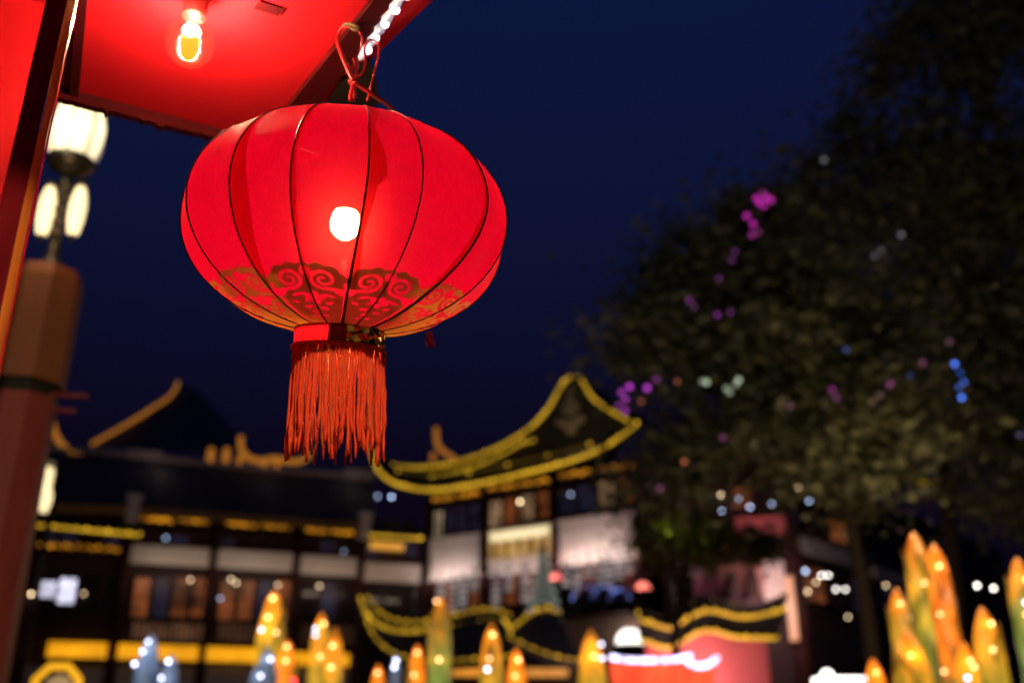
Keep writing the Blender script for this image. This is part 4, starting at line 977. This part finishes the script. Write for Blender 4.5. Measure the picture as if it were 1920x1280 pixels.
# dark battens under the board
inn = -nrm
def batten(p, q, w, name='batten', dz=.012):
    p, q = Vector(p), Vector(q); d = (q - p).normalized(); s_ = Vector((-d.y, d.x, 0)) * w * .5
    return slab([p - s_, p + s_, q + s_, q - s_], ZC - dz, ZC - .0004, name, M_MAROON)
b1_, b2_ = ceil(555, 205), ceil(722, 0)
dd = (b2_ - b1_).normalized()
batten(b1_ - dd * .03, b2_ + dd * .4, .034)
d1, d2 = ceil(140, 175), ceil(155, 0)
batten(d1, d2 + (d2 - d1).normalized() * .4, .012)
# dark patch under the board for the shade inside a slot
c = ceil(505, 14); slab([c + ab * .016 + bc * .009, c + ab * .016 - bc * .009, c - ab * .016 - bc * .009, c - ab * .016 + bc * .009], ZC - .003, ZC - .0004, 'slot_shade', M_MAROON)
# outer lip that carries the light strip
lip0 = B_ + bc * .02; lip1 = B_ + bc * 1.3
sd = Vector((-bc.y, bc.x, 0)); sd = sd if sd.x > 0 else -sd
slab([lip0 + sd * .001, lip1 + sd * .001, lip1 + sd * .030, lip0 + sd * .030], ZC - .004, ZC + .03, 'outer_lip', M_REDPAINT)
slab([ceil(x, y, ZC - .006) for x, y in ((694, 108), (640, 148), (610, 196), (640, 230), (712, 188), (706, 150))], ZC - .012, ZC - .0045, 'end_bracket', M_IRON)
# narrow post, close to the camera
PY = .80
def upright(px0, px1, y0, y1, name, mat, amp=.0012):
    """a face from (pixel column px0, depth y0) to (px1, y1), with its body behind"""
    p, q = at(px0, 0, y0), at(px1, 0, y1); p.z = q.z = 0
    v = Vector((p.x, p.y, 0)).normalized() * .02
    P = [p, q, q + v, p + v]; n = 70; mb = MB()
    js = [Vector((noise.noise(Vector((px0, 34. * k / n * 1.3, 0))), 0, 0)) * amp for k in range(n + 1)]
    vs = []; fs = []
    for k in range(n + 1):
        for c in (0, 1, 2, 3): vs.append(P[c] + Vector((0, 0, 2.485 * k / n)) + (js[k] if c in (1, 2) else js[-1 - k] * .8))
    for k in range(n):
        for c in range(4):
            a, b = k * 4 + c, k * 4 + (c + 1) % 4; fs.append((a, b, b + 4, a + 4))
    fs += [(3, 2, 1, 0), tuple(n * 4 + c for c in range(4))]
    mb.add(vs, fs); return mb.build(name, mat, stall)
upright(86, 126, PY - .012, PY, 'post', surf('post_maroon_paint', (.17, .004, .009), .8, .5, 14, bump=.3, spec=.06, stretch=(1, 1, .2)))
upright(126.5, 142, PY + .001, PY + .012, 'worn_edge', M_RAWWOOD)
upright(142.5, 147, PY + .012, PY + .018, 'edge_strip', M_REDLINE, .0004)
# side board of the stall
w0 = Vector((-.591, 1.037, 0)); w1 = w0 + ab * 1.2
mb = MB(); mb.box8([Vector((w.x, w.y, z)) for z in (.25, ZC - .0005) for w in (w0, w1, w1 + nrm * .018, w0 + nrm * .018)]); mb.build('side_board', M_REDPAINT, stall)
mb = MB(); mb.box8([Vector((w.x, w.y, z)) for z in (0, .248) for w in (w0, w1, w1 + nrm * .018, w0 + nrm * .018)]); mb.build('skirting_board', M_MAROON, stall)

# bare bulbs in a row under the canopy
gm, gN, gL, gb, go = nodes('bulb_glass')
gt = gN.new('ShaderNodeBsdfTransparent'); gt.inputs['Color'].default_value = (1, .96, .90, 1); gs = gN.new('ShaderNodeBsdfGlossy'); gs.inputs['Roughness'].default_value = .12
ge = gN.new('ShaderNodeEmission'); ge.inputs['Color'].default_value = (1, .32, .16, 1); ge.inputs['Strength'].default_value = .45
gx = gN.new('ShaderNodeMixShader'); gx.inputs[0].default_value = .01; gL.new(gt.outputs[0], gx.inputs[1]); gL.new(gs.outputs[0], gx.inputs[2])
gy = gN.new('ShaderNodeMixShader'); gy.inputs[0].default_value = .16; gL.new(gx.outputs[0], gy.inputs[1]); gL.new(ge.outputs[0], gy.inputs[2]); gL.new(gy.outputs[0], go.inputs['Surface'])
M_SOCK = surf('red_socket', (.20, .004, .005), .5, .2, 8); M_FIL = glow('hot_filament', (1, .72, .42), 3600.); M_YELLOWGLOW = glow('yellow_bulb_glow', (1., .60, .02), 1.1, base=(.012, .008, .0))
def bare_bulb(bp, label):
    bt = thing('ceiling_bulb', (bp.x, bp.y, ZC), label, 'light bulb')
    mb = MB(); mb.lathe([(.020, -.0008), (.019, -.006), (.0160, -.010), (.0148, bp.z + .040 - ZC)], (bp.x, bp.y, ZC), n=20); mb.build('socket', M_SOCK, bt, True)
    prof = [(.0145, .040), (.018, .032), (.026, .018), (.030, 0), (.028, -.014), (.020, -.025), (.008, -.031), (.001, -.032)]
    mb = MB(); mb.lathe(prof, bp, n=28); mb.build('glass', gm, bt, True)
    mb = MB(); mb.tube([bp + Vector((.0065 * math.cos(w), .0065 * math.sin(w), .017)) for w in np.linspace(0, 5.6, 16)], .0046, 8); mb.build('filament', M_FIL, bt, True)
    mb = MB(); mb.lathe([(.011, .006), (.012, -.006), (.009, -.019), (.002, -.027)], bp, n=14); mb.build('yellow_glow_cone', M_YELLOWGLOW, bt, True)  # added glowing cone for the yellow reflection low in the bulb
bp1 = ceil(356, 80, ZC - .080)
bare_bulb(bp1, 'glaring bare bulb under the red canopy board, above left of the lantern')

# white light strip on the outer lip
q0, q1 = ceil(674, 112, ZC - .012), ceil(775, -40, ZC - .012)
ls = thing('led_strip', q0, 'white plastic light strip running up the outer edge of the red canopy', 'light strip')
dirn = (q1 - q0).normalized()
P = [q0 + dirn * (i * (q1 - q0).length * 1.8 / 40) for i in range(41)]
mb = MB(); mb.tube(P, [.0015 if i == 0 else .006 + .0015 * math.cos(i * 2.05) for i in range(41)], 10, g=[.16] * 41); mb.build('tube', glow('strip_plastic', (.62, .66, 1.), 1.6, base=(.7, .7, .8)), ls, True)
M_DIODE = glow('strip_diode', (.80, .84, 1.), 3.)
for (x, y) in ((690, 92), (704, 69), (722, 43), (742, 17), (764, -10)):
    p = ceil(x, y, ZC - .016); mb = MB(); mb.ball(p - Vector((0, 0, .002)), .0058, 10); mb.build('diode', M_DIODE, ls, True)

# ================================================================== THE RED SILK LANTERN
RL, HT, HB, EX = .194, .127, .134, .85
TILT = R(13); r0 = ray(652, 422); LC = r0 * (1.06 / r0.y)
lf = Vector((-LC.x, -LC.y, 0)).normalized(); lr = Vector((-lf.y, lf.x, 0)); LC = LC + EYE
lup = Vector((0, 0, 1)) * math.cos(TILT) + lf * math.sin(TILT)
lfr = lf * math.cos(TILT) - Vector((0, 0, 1)) * math.sin(TILT)
PH0, PH1 = .16, math.pi - .216
def prof_at(ph): return RL * math.sin(ph) ** EX, (HT if ph < math.pi / 2 else HB) * math.cos(ph)
def onlant(th, r, z): return LC + lr * (r * math.sin(th)) + lfr * (r * math.cos(th)) + lup * z
# rib angles (top, bottom) in degrees round the lantern, 0 faces the camera
ribs = [(-66, -60), (-40, -37.5), (-18.5, -16), (5, 2), (22.5, 18.5), (52, 39), (73, 63), (97, 88), (121, 115), (146, 143), (171, 170), (196, 196), (221, 222), (245, 248), (270, 274)]
def rib_th(i, ph):
    n = len(ribs); a, b = ribs[i % n]; t = (ph - PH0) / (PH1 - PH0); t = max(0, min(1, (t - .45) / .5)); t = t * t * (3 - 2 * t)
    return R(a + (b - a) * t + 360 * (i // n))
lan = thing('silk_lantern', LC, 'large glowing red silk lantern with gold cloud print and orange fringe', 'lantern')
# arc length from the collar edge
NP = 170; phs = np.linspace(PH0, PH1, NP)
pr = np.array([prof_at(p) for p in phs]); arc = np.concatenate([[0], np.cumsum(np.hypot(*np.diff(pr, axis=0).T))]); arc = (arc[-1] - arc) * 1000
# --- printed pattern as a signed distance in millimetres (positive inside the gold)
def d_circ(x, y, cx, cy, r): return r - np.hypot(x - cx, y - cy)
def d_ell(x, y, cx, cy, a, b, rot):
    c, s = math.cos(rot), math.sin(rot); X = (x - cx) * c + (y - cy) * s; Y = -(x - cx) * s + (y - cy) * c
    return (1 - np.hypot(X / a, Y / b)) * min(a, b)
def d_line(x, y, pts, w):
    d = np.full(x.shape, 1e9); n = len(pts)
    for k, ((x1, y1), (x2, y2)) in enumerate(zip(pts, pts[1:])):
        ww = w * (1 - .45 * k / n)
        ex, ey = x2 - x1, y2 - y1; t = np.clip(((x - x1) * ex + (y - y1) * ey) / (ex * ex + ey * ey + 1e-9), 0, 1)
        d = np.minimum(d, np.hypot(x - x1 - t * ex, y - y1 - t * ey) - ww)
    return -d
def spiral(cx, cy, sgn):
    """tail sweeping in from the gap between motifs, then curling inwards"""
    tail = [(cx + sgn * 21, cy - 17), (cx + sgn * 14, cy - 16.5), (cx + sgn * 6, cy - 14.5)]
    pts = [] ; n = 34
    for i in range(n + 1):
        t = i / n; w = -math.pi / 2 - .1 - t * 3.15 * math.pi; r = 13.2 * (1 - t) ** .8 + 1.6
        pts.append((cx + sgn * -1 * r * math.cos(w) * -1, cy + r * math.sin(w) * .95))
    return tail + pts
def print_sdf(th, a, r):
    """th radians, a arc mm, r radius mm"""
    pitch = R(36); k = np.round((th - R(-17)) / pitch); ang = th - R(-17) - k * pitch
    x = ang * r; y = a
    gold = np.full(x.shape, -1e9)
    for (cx, cy, rad) in ((-36, 93, 8), (-28, 101, 10), (-15, 105, 9.5), (0, 104, 10), (15, 105, 9.5), (28, 101, 10), (36, 93, 8), (-24, 90, 12), (24, 90, 12), (-8, 94, 14), (8, 94, 14)):
        gold = np.maximum(gold, d_circ(x, y, cx, cy, rad))
    hw = np.minimum(R(17.2) * r, 42)
    field = np.minimum(np.minimum(hw - np.abs(x), 92 - y + np.abs(x) * -.18), y + 10)
    gold = np.maximum(gold, field)
    gold = np.minimum(gold, 117 - y)
    cut = d_circ(x, y, 1.5, 103, 6.8)
    for s_ in (-1, 1):
        cut = np.maximum(cut, d_line(x, y, spiral(s_ * 19, 92, s_), 2.6))
        cut = np.maximum(cut, d_ell(x, y, s_ * 33, 70, 7.5, 3.2, s_ * -.5))
    # blossom and leaves
    fx, fy = 2, 62
    for q in range(5):
        w = 1.2 + q * 2 * math.pi / 5
        cut = np.maximum(cut, d_ell(x, y, fx + 7.5 * math.cos(w), fy + 6.5 * math.sin(w), 6.0, 3.6, w))
    cut = np.minimum(cut, -d_circ(x, y, fx, fy, 2.2))
    for (cx, cy, A, B, ro) in ((-15, 68, 8, 2.8, .3), (19, 66, 9, 2.6, -.25), (-21, 55, 5.5, 2.6, -.5), (17, 52, 5.5, 2.8, .5), (-8, 45, 5.5, 3.2, .2), (9, 41, 5, 3.2, -.3), (-3, 33, 4.6, 3.0, 0), (5, 24, 3.8, 2.6, 0), (-7, 22, 3.4, 2.4, 0), (0, 14, 3.2, 2.2, 0)):
        cut = np.maximum(cut, d_ell(x, y, cx, cy, A, B, ro))
    return np.minimum(gold, -cut)
V = []; SD = []; Fc = []; NT = 40; npan = len(ribs)
for i in range(npan):
    TH = np.empty((NP, NT + 1)); Rr = np.empty((NP, NT + 1))
    for a in range(NP):
        ta, tb = rib_th(i, phs[a]), rib_th(i + 1, phs[a]); half = (tb - ta) / 2; t = np.linspace(0, 1, NT + 1)
        TH[a] = ta + (tb - ta) * t
        chord = math.cos(half) / np.cos(TH[a] - ta - half); u = max(0, math.sin(phs[a])) ** .5
        Rr[a] = pr[a, 0] * (1 + (chord - 1) * .92 * u)
    Z = np.repeat(pr[:, 1:2], NT + 1, 1)
    # soft sag and faint wrinkles of the cloth
    mid = 4 * np.linspace(0, 1, NT + 1) * (1 - np.linspace(0, 1, NT + 1))
    sagv = np.array([[noise.noise(Vector((TH[a, b] * 3.1, phs[a] * 2.2, i * 3.3))) for b in range(0, NT + 1)] for a in range(NP)])
    Rr = Rr + sagv * mid[None, :] * .0032 * np.sin(phs)[:, None]
    P = np.array(LC)[None, None] + np.array(lr) * (Rr * np.sin(TH))[..., None] + np.array(lfr) * (Rr * np.cos(TH))[..., None] + np.array(lup) * Z[..., None]
    SD.append(print_sdf(TH, np.repeat(arc[:, None], NT + 1, 1), Rr * 1000).ravel())
    o = sum(len(v) for v in V); V.append(P.reshape(-1, 3)); W = NT + 1
    idx = o + np.arange(NP - 1)[:, None] * W + np.arange(NT)[None, :]
    Fc.append(np.stack([idx, idx + W, idx + W + 1, idx + 1], -1).reshape(-1, 4))
V = np.concatenate(V) - np.array(LC); Fc = np.concatenate(Fc); SD = np.concatenate(SD)
me = bpy.data.meshes.new('shade'); me.vertices.add(len(V)); me.vertices.foreach_set('co', V.ravel()); nf = len(Fc)
me.loops.add(nf * 4); me.loops.foreach_set('vertex_index', Fc.ravel()); me.polygons.add(nf)
me.polygons.foreach_set('loop_start', np.arange(nf) * 4); me.polygons.foreach_set('loop_total', np.full(nf, 4)); me.polygons.foreach_set('use_smooth', [True] * nf)
at_ = me.attributes.new('print', 'FLOAT', 'POINT'); at_.data.foreach_set('value', SD.astype(np.float32)); me.update(); me.validate()
shade = bpy.data.objects.new('shade', me); COL.objects.link(shade); shade.parent = lan
def silk(name, trans, alpha, prn):
    m, N, L, b, out = nodes(name)
    tc = N.new('ShaderNodeTexCoord'); wv = N.new('ShaderNodeTexNoise'); wv.inputs['Scale'].default_value = 300; wv.inputs['Detail'].default_value = 3
    mp = N.new('ShaderNodeMapping'); mp.inputs['Scale'].default_value = (1, 1, .22); mp.inputs['Rotation'].default_value = (.3, .25, 0)
    L.new(tc.outputs['Object'], mp.inputs[0]); L.new(mp.outputs[0], wv.inputs['Vector'])
    n2 = N.new('ShaderNodeTexNoise'); n2.inputs['Scale'].default_value = 14; L.new(tc.outputs['Object'], n2.inputs['Vector'])
    mr = N.new('ShaderNodeMapRange'); mr.inputs[1].default_value = .3; mr.inputs[2].default_value = .7; mr.inputs[3].default_value = .84; mr.inputs[4].default_value = 1.0
    L.new(wv.outputs['Fac'], mr.inputs[0])
    hs = N.new('ShaderNodeMix'); hs.data_type = 'RGBA'; hs.blend_type = 'MULTIPLY'; hs.inputs['Factor'].default_value = 1; hs.inputs['A'].default_value = (*trans, 1)
    L.new(mr.outputs[0], hs.inputs['B'])
    tl = N.new('ShaderNodeBsdfTranslucent'); L.new(hs.outputs['Result'], tl.inputs['Color'])
    L.new(hs.outputs['Result'], b.inputs['Base Color']); b.inputs['Roughness'].default_value = .45; b.inputs['Specular IOR Level'].default_value = .12
    b.inputs['Sheen Weight'].default_value = .05
    bp_ = N.new('ShaderNodeBump'); bp_.inputs['Strength'].default_value = .15; bp_.inputs['Distance'].default_value = .001; L.new(wv.outputs['Fac'], bp_.inputs['Height']); L.new(bp_.outputs[0], b.inputs['Normal'])
    m1 = N.new('ShaderNodeMixShader'); m1.inputs[0].default_value = .72; L.new(b.outputs[0], m1.inputs[1]); L.new(tl.outputs[0], m1.inputs[2])
    tp = N.new('ShaderNodeBsdfTransparent'); tp.inputs['Color'].default_value = (1, .36, .25, 1)
    m2 = N.new('ShaderNodeMixShader'); m2.inputs[0].default_value = alpha; L.new(m1.outputs[0], m2.inputs[1]); L.new(tp.outputs[0], m2.inputs[2])
    last = m2.outputs[0]
    if prn:
        rfr = N.new('ShaderNodeBsdfRefraction'); rfr.inputs['Color'].default_value = (1, .055, .028, 1); rfr.inputs['Roughness'].default_value = .75; rfr.inputs['IOR'].default_value = 1.35
        m2b = N.new('ShaderNodeMixShader'); m2b.inputs[0].default_value = .011; L.new(last, m2b.inputs[1]); L.new(rfr.outputs[0], m2b.inputs[2]); last = m2b.outputs[0]
    if prn:
        at2 = N.new('ShaderNodeAttribute'); at2.attribute_name = 'print'
        st = N.new('ShaderNodeMapRange'); st.inputs[1].default_value = -.5; st.inputs[2].default_value = .5; L.new(at2.outputs['Fac'], st.inputs[0])
        wn_ = N.new('ShaderNodeMath'); wn_.operation = 'MULTIPLY'; w2 = N.new('ShaderNodeMapRange'); w2.inputs[1].default_value = .25; w2.inputs[2].default_value = .42; w2.inputs[3].default_value = .80; w2.inputs[4].default_value = .94
        L.new(n2.outputs['Fac'], w2.inputs[0]); L.new(st.outputs[0], wn_.inputs[0]); L.new(w2.outputs[0], wn_.inputs[1])
        gd = N.new('ShaderNodeBsdfPrincipled'); gd.inputs['Base Color'].default_value = (.50, .28, .04, 1); gd.inputs['Metallic'].default_value = .55; gd.inputs['Roughness'].default_value = .42
        L.new(bp_.outputs[0], gd.inputs['Normal'])
        gtl = N.new('ShaderNodeBsdfTranslucent'); gr2 = N.new('ShaderNodeValToRGB'); gr2.color_ramp.elements[0].position = .42; gr2.color_ramp.elements[0].color = (.05, .0045, .0013, 1)
        gr2.color_ramp.elements[1].position = .60; gr2.color_ramp.elements[1].color = (.15, .055, .004, 1)
        n3 = N.new('ShaderNodeTexNoise'); n3.inputs['Scale'].default_value = 7; n3.inputs['Detail'].default_value = 1; L.new(tc.outputs['Object'], n3.inputs['Vector'])  # patchy tone put into the gold for its uneven reflections
        L.new(n3.outputs['Fac'], gr2.inputs[0]); L.new(gr2.outputs[0], gtl.inputs['Color'])
        gmx = N.new('ShaderNodeMixShader'); gmx.inputs[0].default_value = .5; L.new(gd.outputs[0], gmx.inputs[1]); L.new(gtl.outputs[0], gmx.inputs[2])
        m3 = N.new('ShaderNodeMixShader'); L.new(wn_.outputs[0], m3.inputs[0]); L.new(last, m3.inputs[1]); L.new(gmx.outputs[0], m3.inputs[2]); last = m3.outputs[0]
    L.new(last, out.inputs['Surface']); return m
M_SILK = silk('red_silk', (.25, .0006, .0105), .035, True)
M_FLAP = silk('red_silk_seam', (.55, .003, .010), .55, False)
me.materials.append(M_SILK)
M_WIRE = surf('dark_red_wire', (.035, .004, .005), .30, .4, 60)
for i in range(npan):
    P = []
    for a in range(0, NP, 3):
        th = rib_th(i, phs[a]); P.append(onlant(th, pr[a, 0] + .0008, pr[a, 1]))
    th = rib_th(i, PH1); P.append(onlant(th, pr[-1, 0] + .0008, pr[-1, 1]))
    n = len(P); big = i in (5, 3)
    mb = MB(); mb.tube(P, [(.0009 if not big else .0010 + .0016 * max(0, (k / n - .45))) * (1 + .12 * math.sin(k * 2.2)) for k in range(n)], 7); mb.build('rib', M_WIRE, lan, True)
# seam allowances inside the cloth
def flap(i, wid, name='seam_flap'):
    A, B = [], []
    for a in range(12, NP - 26, 3):
        th = rib_th(i, phs[a]); w = wid(a / NP); A.append(onlant(th + .002, pr[a, 0] * .985, pr[a, 1])); B.append(onlant(th + R(w), pr[a, 0] * .962, pr[a, 1]))
    mb = MB(); n = len(A); mb.add(A + B, [(k, k + 1, n + k + 1, n + k) for k in range(n - 1)]); mb.build(name, M_FLAP, lan, True)
flap(3, lambda t: 1.5 + 4.5 * abs(math.sin(t * 9.5)) * (1 if t < .52 else .4) * (1 if t > .1 else .2))
flap(1, lambda t: 1.0 + 5.5 * max(0, math.sin((t - .32) * 6.0)))
flap(5, lambda t: -1.0 - 1.6 * abs(math.sin(t * 7)))
flap(2, lambda t: .8 + .9 * abs(math.sin(t * 12 + 1)))
# frame inside: centre rod, top and bottom spokes, bulb
M_ROD = surf('frame_rod', (.25, .03, .02), .30, .2, 10)
top_z = prof_at(PH0)[1]; bot_z = prof_at(PH1)[1]
mb = MB(); mb.tube([onlant(0, 0, bot_z - .015), onlant(0, 0, -.045)], .009, 10); mb.build('centre_rod', M_ROD, lan, True)
mb = MB(); mb.tube([onlant(0, 0, top_z + .012), onlant(0, 0, .03)], .012, 10); mb.build('cable_sleeve', M_ROD, lan, True)
mb = MB()
for k in range(8):
    w = k * math.pi / 4 + .2; mb.tube([onlant(w, .01, .075), onlant(w, .165, .05)], .0009, 5)
mb.build('spokes', M_WIRE, lan)
bc_ = onlant(0, 0, .006) + lr * -.003
mb = MB(); mb.lathe([(.014, .045), (.016, .02), (.015, .012)], bc_, lr, lfr, lup, n=16); mb.build('bulb_holder', M_ROD, lan, True)
mb = MB(); mb.lathe([(.012, .014), (.016, .008), (.0185, -.003), (.0175, -.013), (.0125, -.020), (.006, -.0245), (.001, -.0255)], bc_, lr, lfr, lup, n=20); mb.build('bulb', glow('lantern_bulb_glow', (1., .72, .48), 420.), lan, True)
# top ring
mb = MB(); mb.tube([onlant(w, pr[0, 0] * 1.0, top_z + .003) for w in np.linspace(0, 2 * math.pi, 33)], .0035, 8, cap=False); mb.build('top_ring', M_REDLINE, lan, True)
mb = MB(); mb.lathe([(.020, top_z - .004), (.020, top_z + .006), (.012, top_z + .010)], LC, lr, lfr, lup, n=24); mb.build('top_plate', M_REDLINE, lan)
# gold foil collar
m, N, L, b, out = nodes('crinkled_gold_foil')
tc = N.new('ShaderNodeTexCoord'); vo = N.new('ShaderNodeTexVoronoi'); vo.inputs['Scale'].default_value = 85; L.new(tc.outputs['Object'], vo.inputs['Vector'])
bmp = N.new('ShaderNodeBump'); bmp.inputs['Strength'].default_value = 1; bmp.inputs['Distance'].default_value = .006; L.new(vo.outputs['Distance'], bmp.inputs['Height']); L.new(bmp.outputs[0], b.inputs['Normal'])
b.inputs['Base Color'].default_value = (.72, .40, .05, 1); b.inputs['Metallic'].default_value = 1; b.inputs['Roughness'].default_value = .22
M_FOIL = m
rc = pr[-1, 0] + .0005; zc0 = bot_z + .003; zc1 = bot_z - .0235
def collar(a0, a1, mat, name, dr):
    mb = MB(); n = int((a1 - a0) * 12) + 2; v = []; f = []; rows = 8
    for j in range(rows):
        for k in range(n):
            w = a0 + (a1 - a0) * k / (n - 1); jit = .0007 * noise.noise(Vector((w * 9, j * .9, 3)))
            v.append(onlant(w, rc + dr + jit, lerp(zc0, zc1, j / (rows - 1))))
    for j in range(rows - 1):
        for k in range(n - 1): f.append((j * n + k, (j + 1) * n + k, (j + 1) * n + k + 1, j * n + k + 1))
    mb.add(v, f); return mb.build(name, mat, lan, True)
collar(R(5), R(262), M_FOIL, 'gold_collar', .0006)
collar(R(-100), R(-12), silk('collar_silk', (.85, .01, .02), .03, False), 'red_collar', .0004)
collar(R(-14), R(8), surf('maroon_foil', (.30, .02, .02), .3, .5, 60, metal=.7, bump=.6), 'dark_collar', .0009)
# fringe: strands hang straight down from the collar edge
def yarn(name, c, c2):
    m = surf(name, c, .75, .35, 120, bump=.3, c2=c2); N = m.node_tree.nodes; L = m.node_tree.links
    b = N['Principled BSDF']; tl = N.new('ShaderNodeBsdfTranslucent'); mx = N.new('ShaderNodeMixShader'); mx.inputs[0].default_value = .35
    src = b.inputs['Base Color'].links[0].from_socket; L.new(src, tl.inputs['Color'])
    L.new(b.outputs[0], mx.inputs[1]); L.new(tl.outputs[0], mx.inputs[2]); L.new(mx.outputs[0], N['Material Output'].inputs['Surface']); return m
M_FRINGE = yarn('orange_red_yarn', (.92, .085, .014), (.74, .045, .009))
M_FRINGE2 = yarn('dark_orange_yarn', (.78, .115, .016), (.58, .07, .012))
mb = MB(); mb.tube([onlant(w, rc + .0012, zc1 + .001) for w in np.linspace(0, 2 * math.pi, 41)], .0028, 7, cap=False); mb.build('fringe_braid', M_FRINGE, lan, True)
NS = 118
for k in range(NS):
    w = 2 * math.pi * (k + random.uniform(-.45, .45)) / NS; rr_ = rc + random.uniform(-.0022, .0022)
    p = onlant(w, rr_, zc1)
    L_ = random.choice((.100, .112, .120, .127, .132)) * random.uniform(.95, 1.05)
    out_ = (lr * math.sin(w) + lf * math.cos(w)); sw = Vector((random.uniform(-1, 1), random.uniform(-1, 1), 0)) * .0035
    P = []; n = 11; ph = random.uniform(0, 6)
    clump = noise.noise(Vector((math.cos(w) * 3, math.sin(w) * 3, 7))) * .016
    tang = Vector((-out_.y, out_.x, 0))
    for j in range(n):
        t = j / (n - 1)
        P.append(p + Vector((0, 0, -L_ * t)) + sw * t * t + tang * (clump * t) + lr * (.0017 * math.sin(ph + t * 6.5) * t + .0006 * math.sin(ph * 3 + t * 17) * t) + out_ * (-.001 * t) + lr * (.004 * t))
    rad = random.uniform(.0012, .0019)
    mb = MB(); mb.tube(P, [rad * (1 + .22 * math.sin(ph + j * 2)) * (1.0 if j < n - 2 else (1.25 if j == n - 2 else .8)) for j in range(n)], 6)
    mb.build('fringe_strand', M_FRINGE if random.random() < .75 else M_FRINGE2, lan, True)
# cords the lantern hangs by, knotted round the batten
def cord(pts, rad, name='hanging_cord', mat=None):
    P = smooth([at(x, y, Y) for x, y, Y in pts], 26, 3); mb = MB(); mb.tube(P, rad, 8); return mb.build(name, mat or M_CORD, lan, True)
M_CORD = surf('red_plastic_cord', (.60, .012, .012), .4, .3, 30, bump=.1)
ty = LC.y + .02
tp = onlant(0, 0, top_z)
cord([(660, 50, ty - .04), (645, 48, ty - .03), (633, 62, ty - .02), (632, 82, ty - .02), (644, 112, ty - .03), (658, 145, ty - .03), (662, 152, ty - .03)], .0027)
cord([(657, 188, tp.y), (660, 165, ty - .03), (668, 140, ty - .03), (669, 118, ty - .02), (664, 110, ty - .02)], .0027)
cord([(664, 188, tp.y), (664, 165, ty - .03), (660, 140, ty - .03), (652, 120, ty - .03)], .0022)
cord([(660, 152, ty - .035), (680, 165, ty - .03), (705, 182, ty), (732, 200, ty + .04), (745, 215, ty + .06)], .0030)
cord([(672, 58, ty - .03), (680, 72, ty - .03), (676, 95, ty - .02), (668, 108, ty - .02)], .0012, 'tie_wire')
cord([(663, 150, ty - .036), (682, 138, ty - .03), (686, 115, ty - .03), (683, 90, ty - .03), (690, 74, ty - .03), (703, 74, ty - .03), (711, 84, ty - .03), (711, 100, ty - .03), (704, 130, ty - .02), (695, 165, ty), (688, 190, ty)], .0016, 'tie_wire')
cord([(655, 154, ty - .04), (662, 149, ty - .045), (670, 148, ty - .04), (664, 156, ty - .035), (656, 156, ty - .03)], .0022, 'tie_knot')
cord([(668, 188, tp.y), (666, 170, ty - .02), (668, 150, ty - .02), (671, 122, ty - .01)], .0014, 'tie_wire', M_IRON)
cord([(643, 48, ty - .03), (652, 44, ty - .05), (665, 48, ty - .05), (675, 54, ty - .05), (668, 58, ty - .05), (655, 52, ty - .04)], .0022, 'tie_knot', surf('old_twine', (.16, .09, .03), .8, .4, 80))

# a loose tuft of thread hanging under the right side of the lantern
mb = MB()
for k in range(9):
    x0 = 806 + random.uniform(-4, 5); P = [at(x0, 622, LC.y + .06), at(x0 + random.uniform(-6, 6), 636, LC.y + .06), at(x0 + random.uniform(-9, 9), 652, LC.y + .06)]
    mb.tube(smooth(P, 7), .0009, 5)
mb.build('loose_thread', surf('dark_red_thread', (.20, .01, .012), .8, .3, 60), lan, True, kind='stuff')
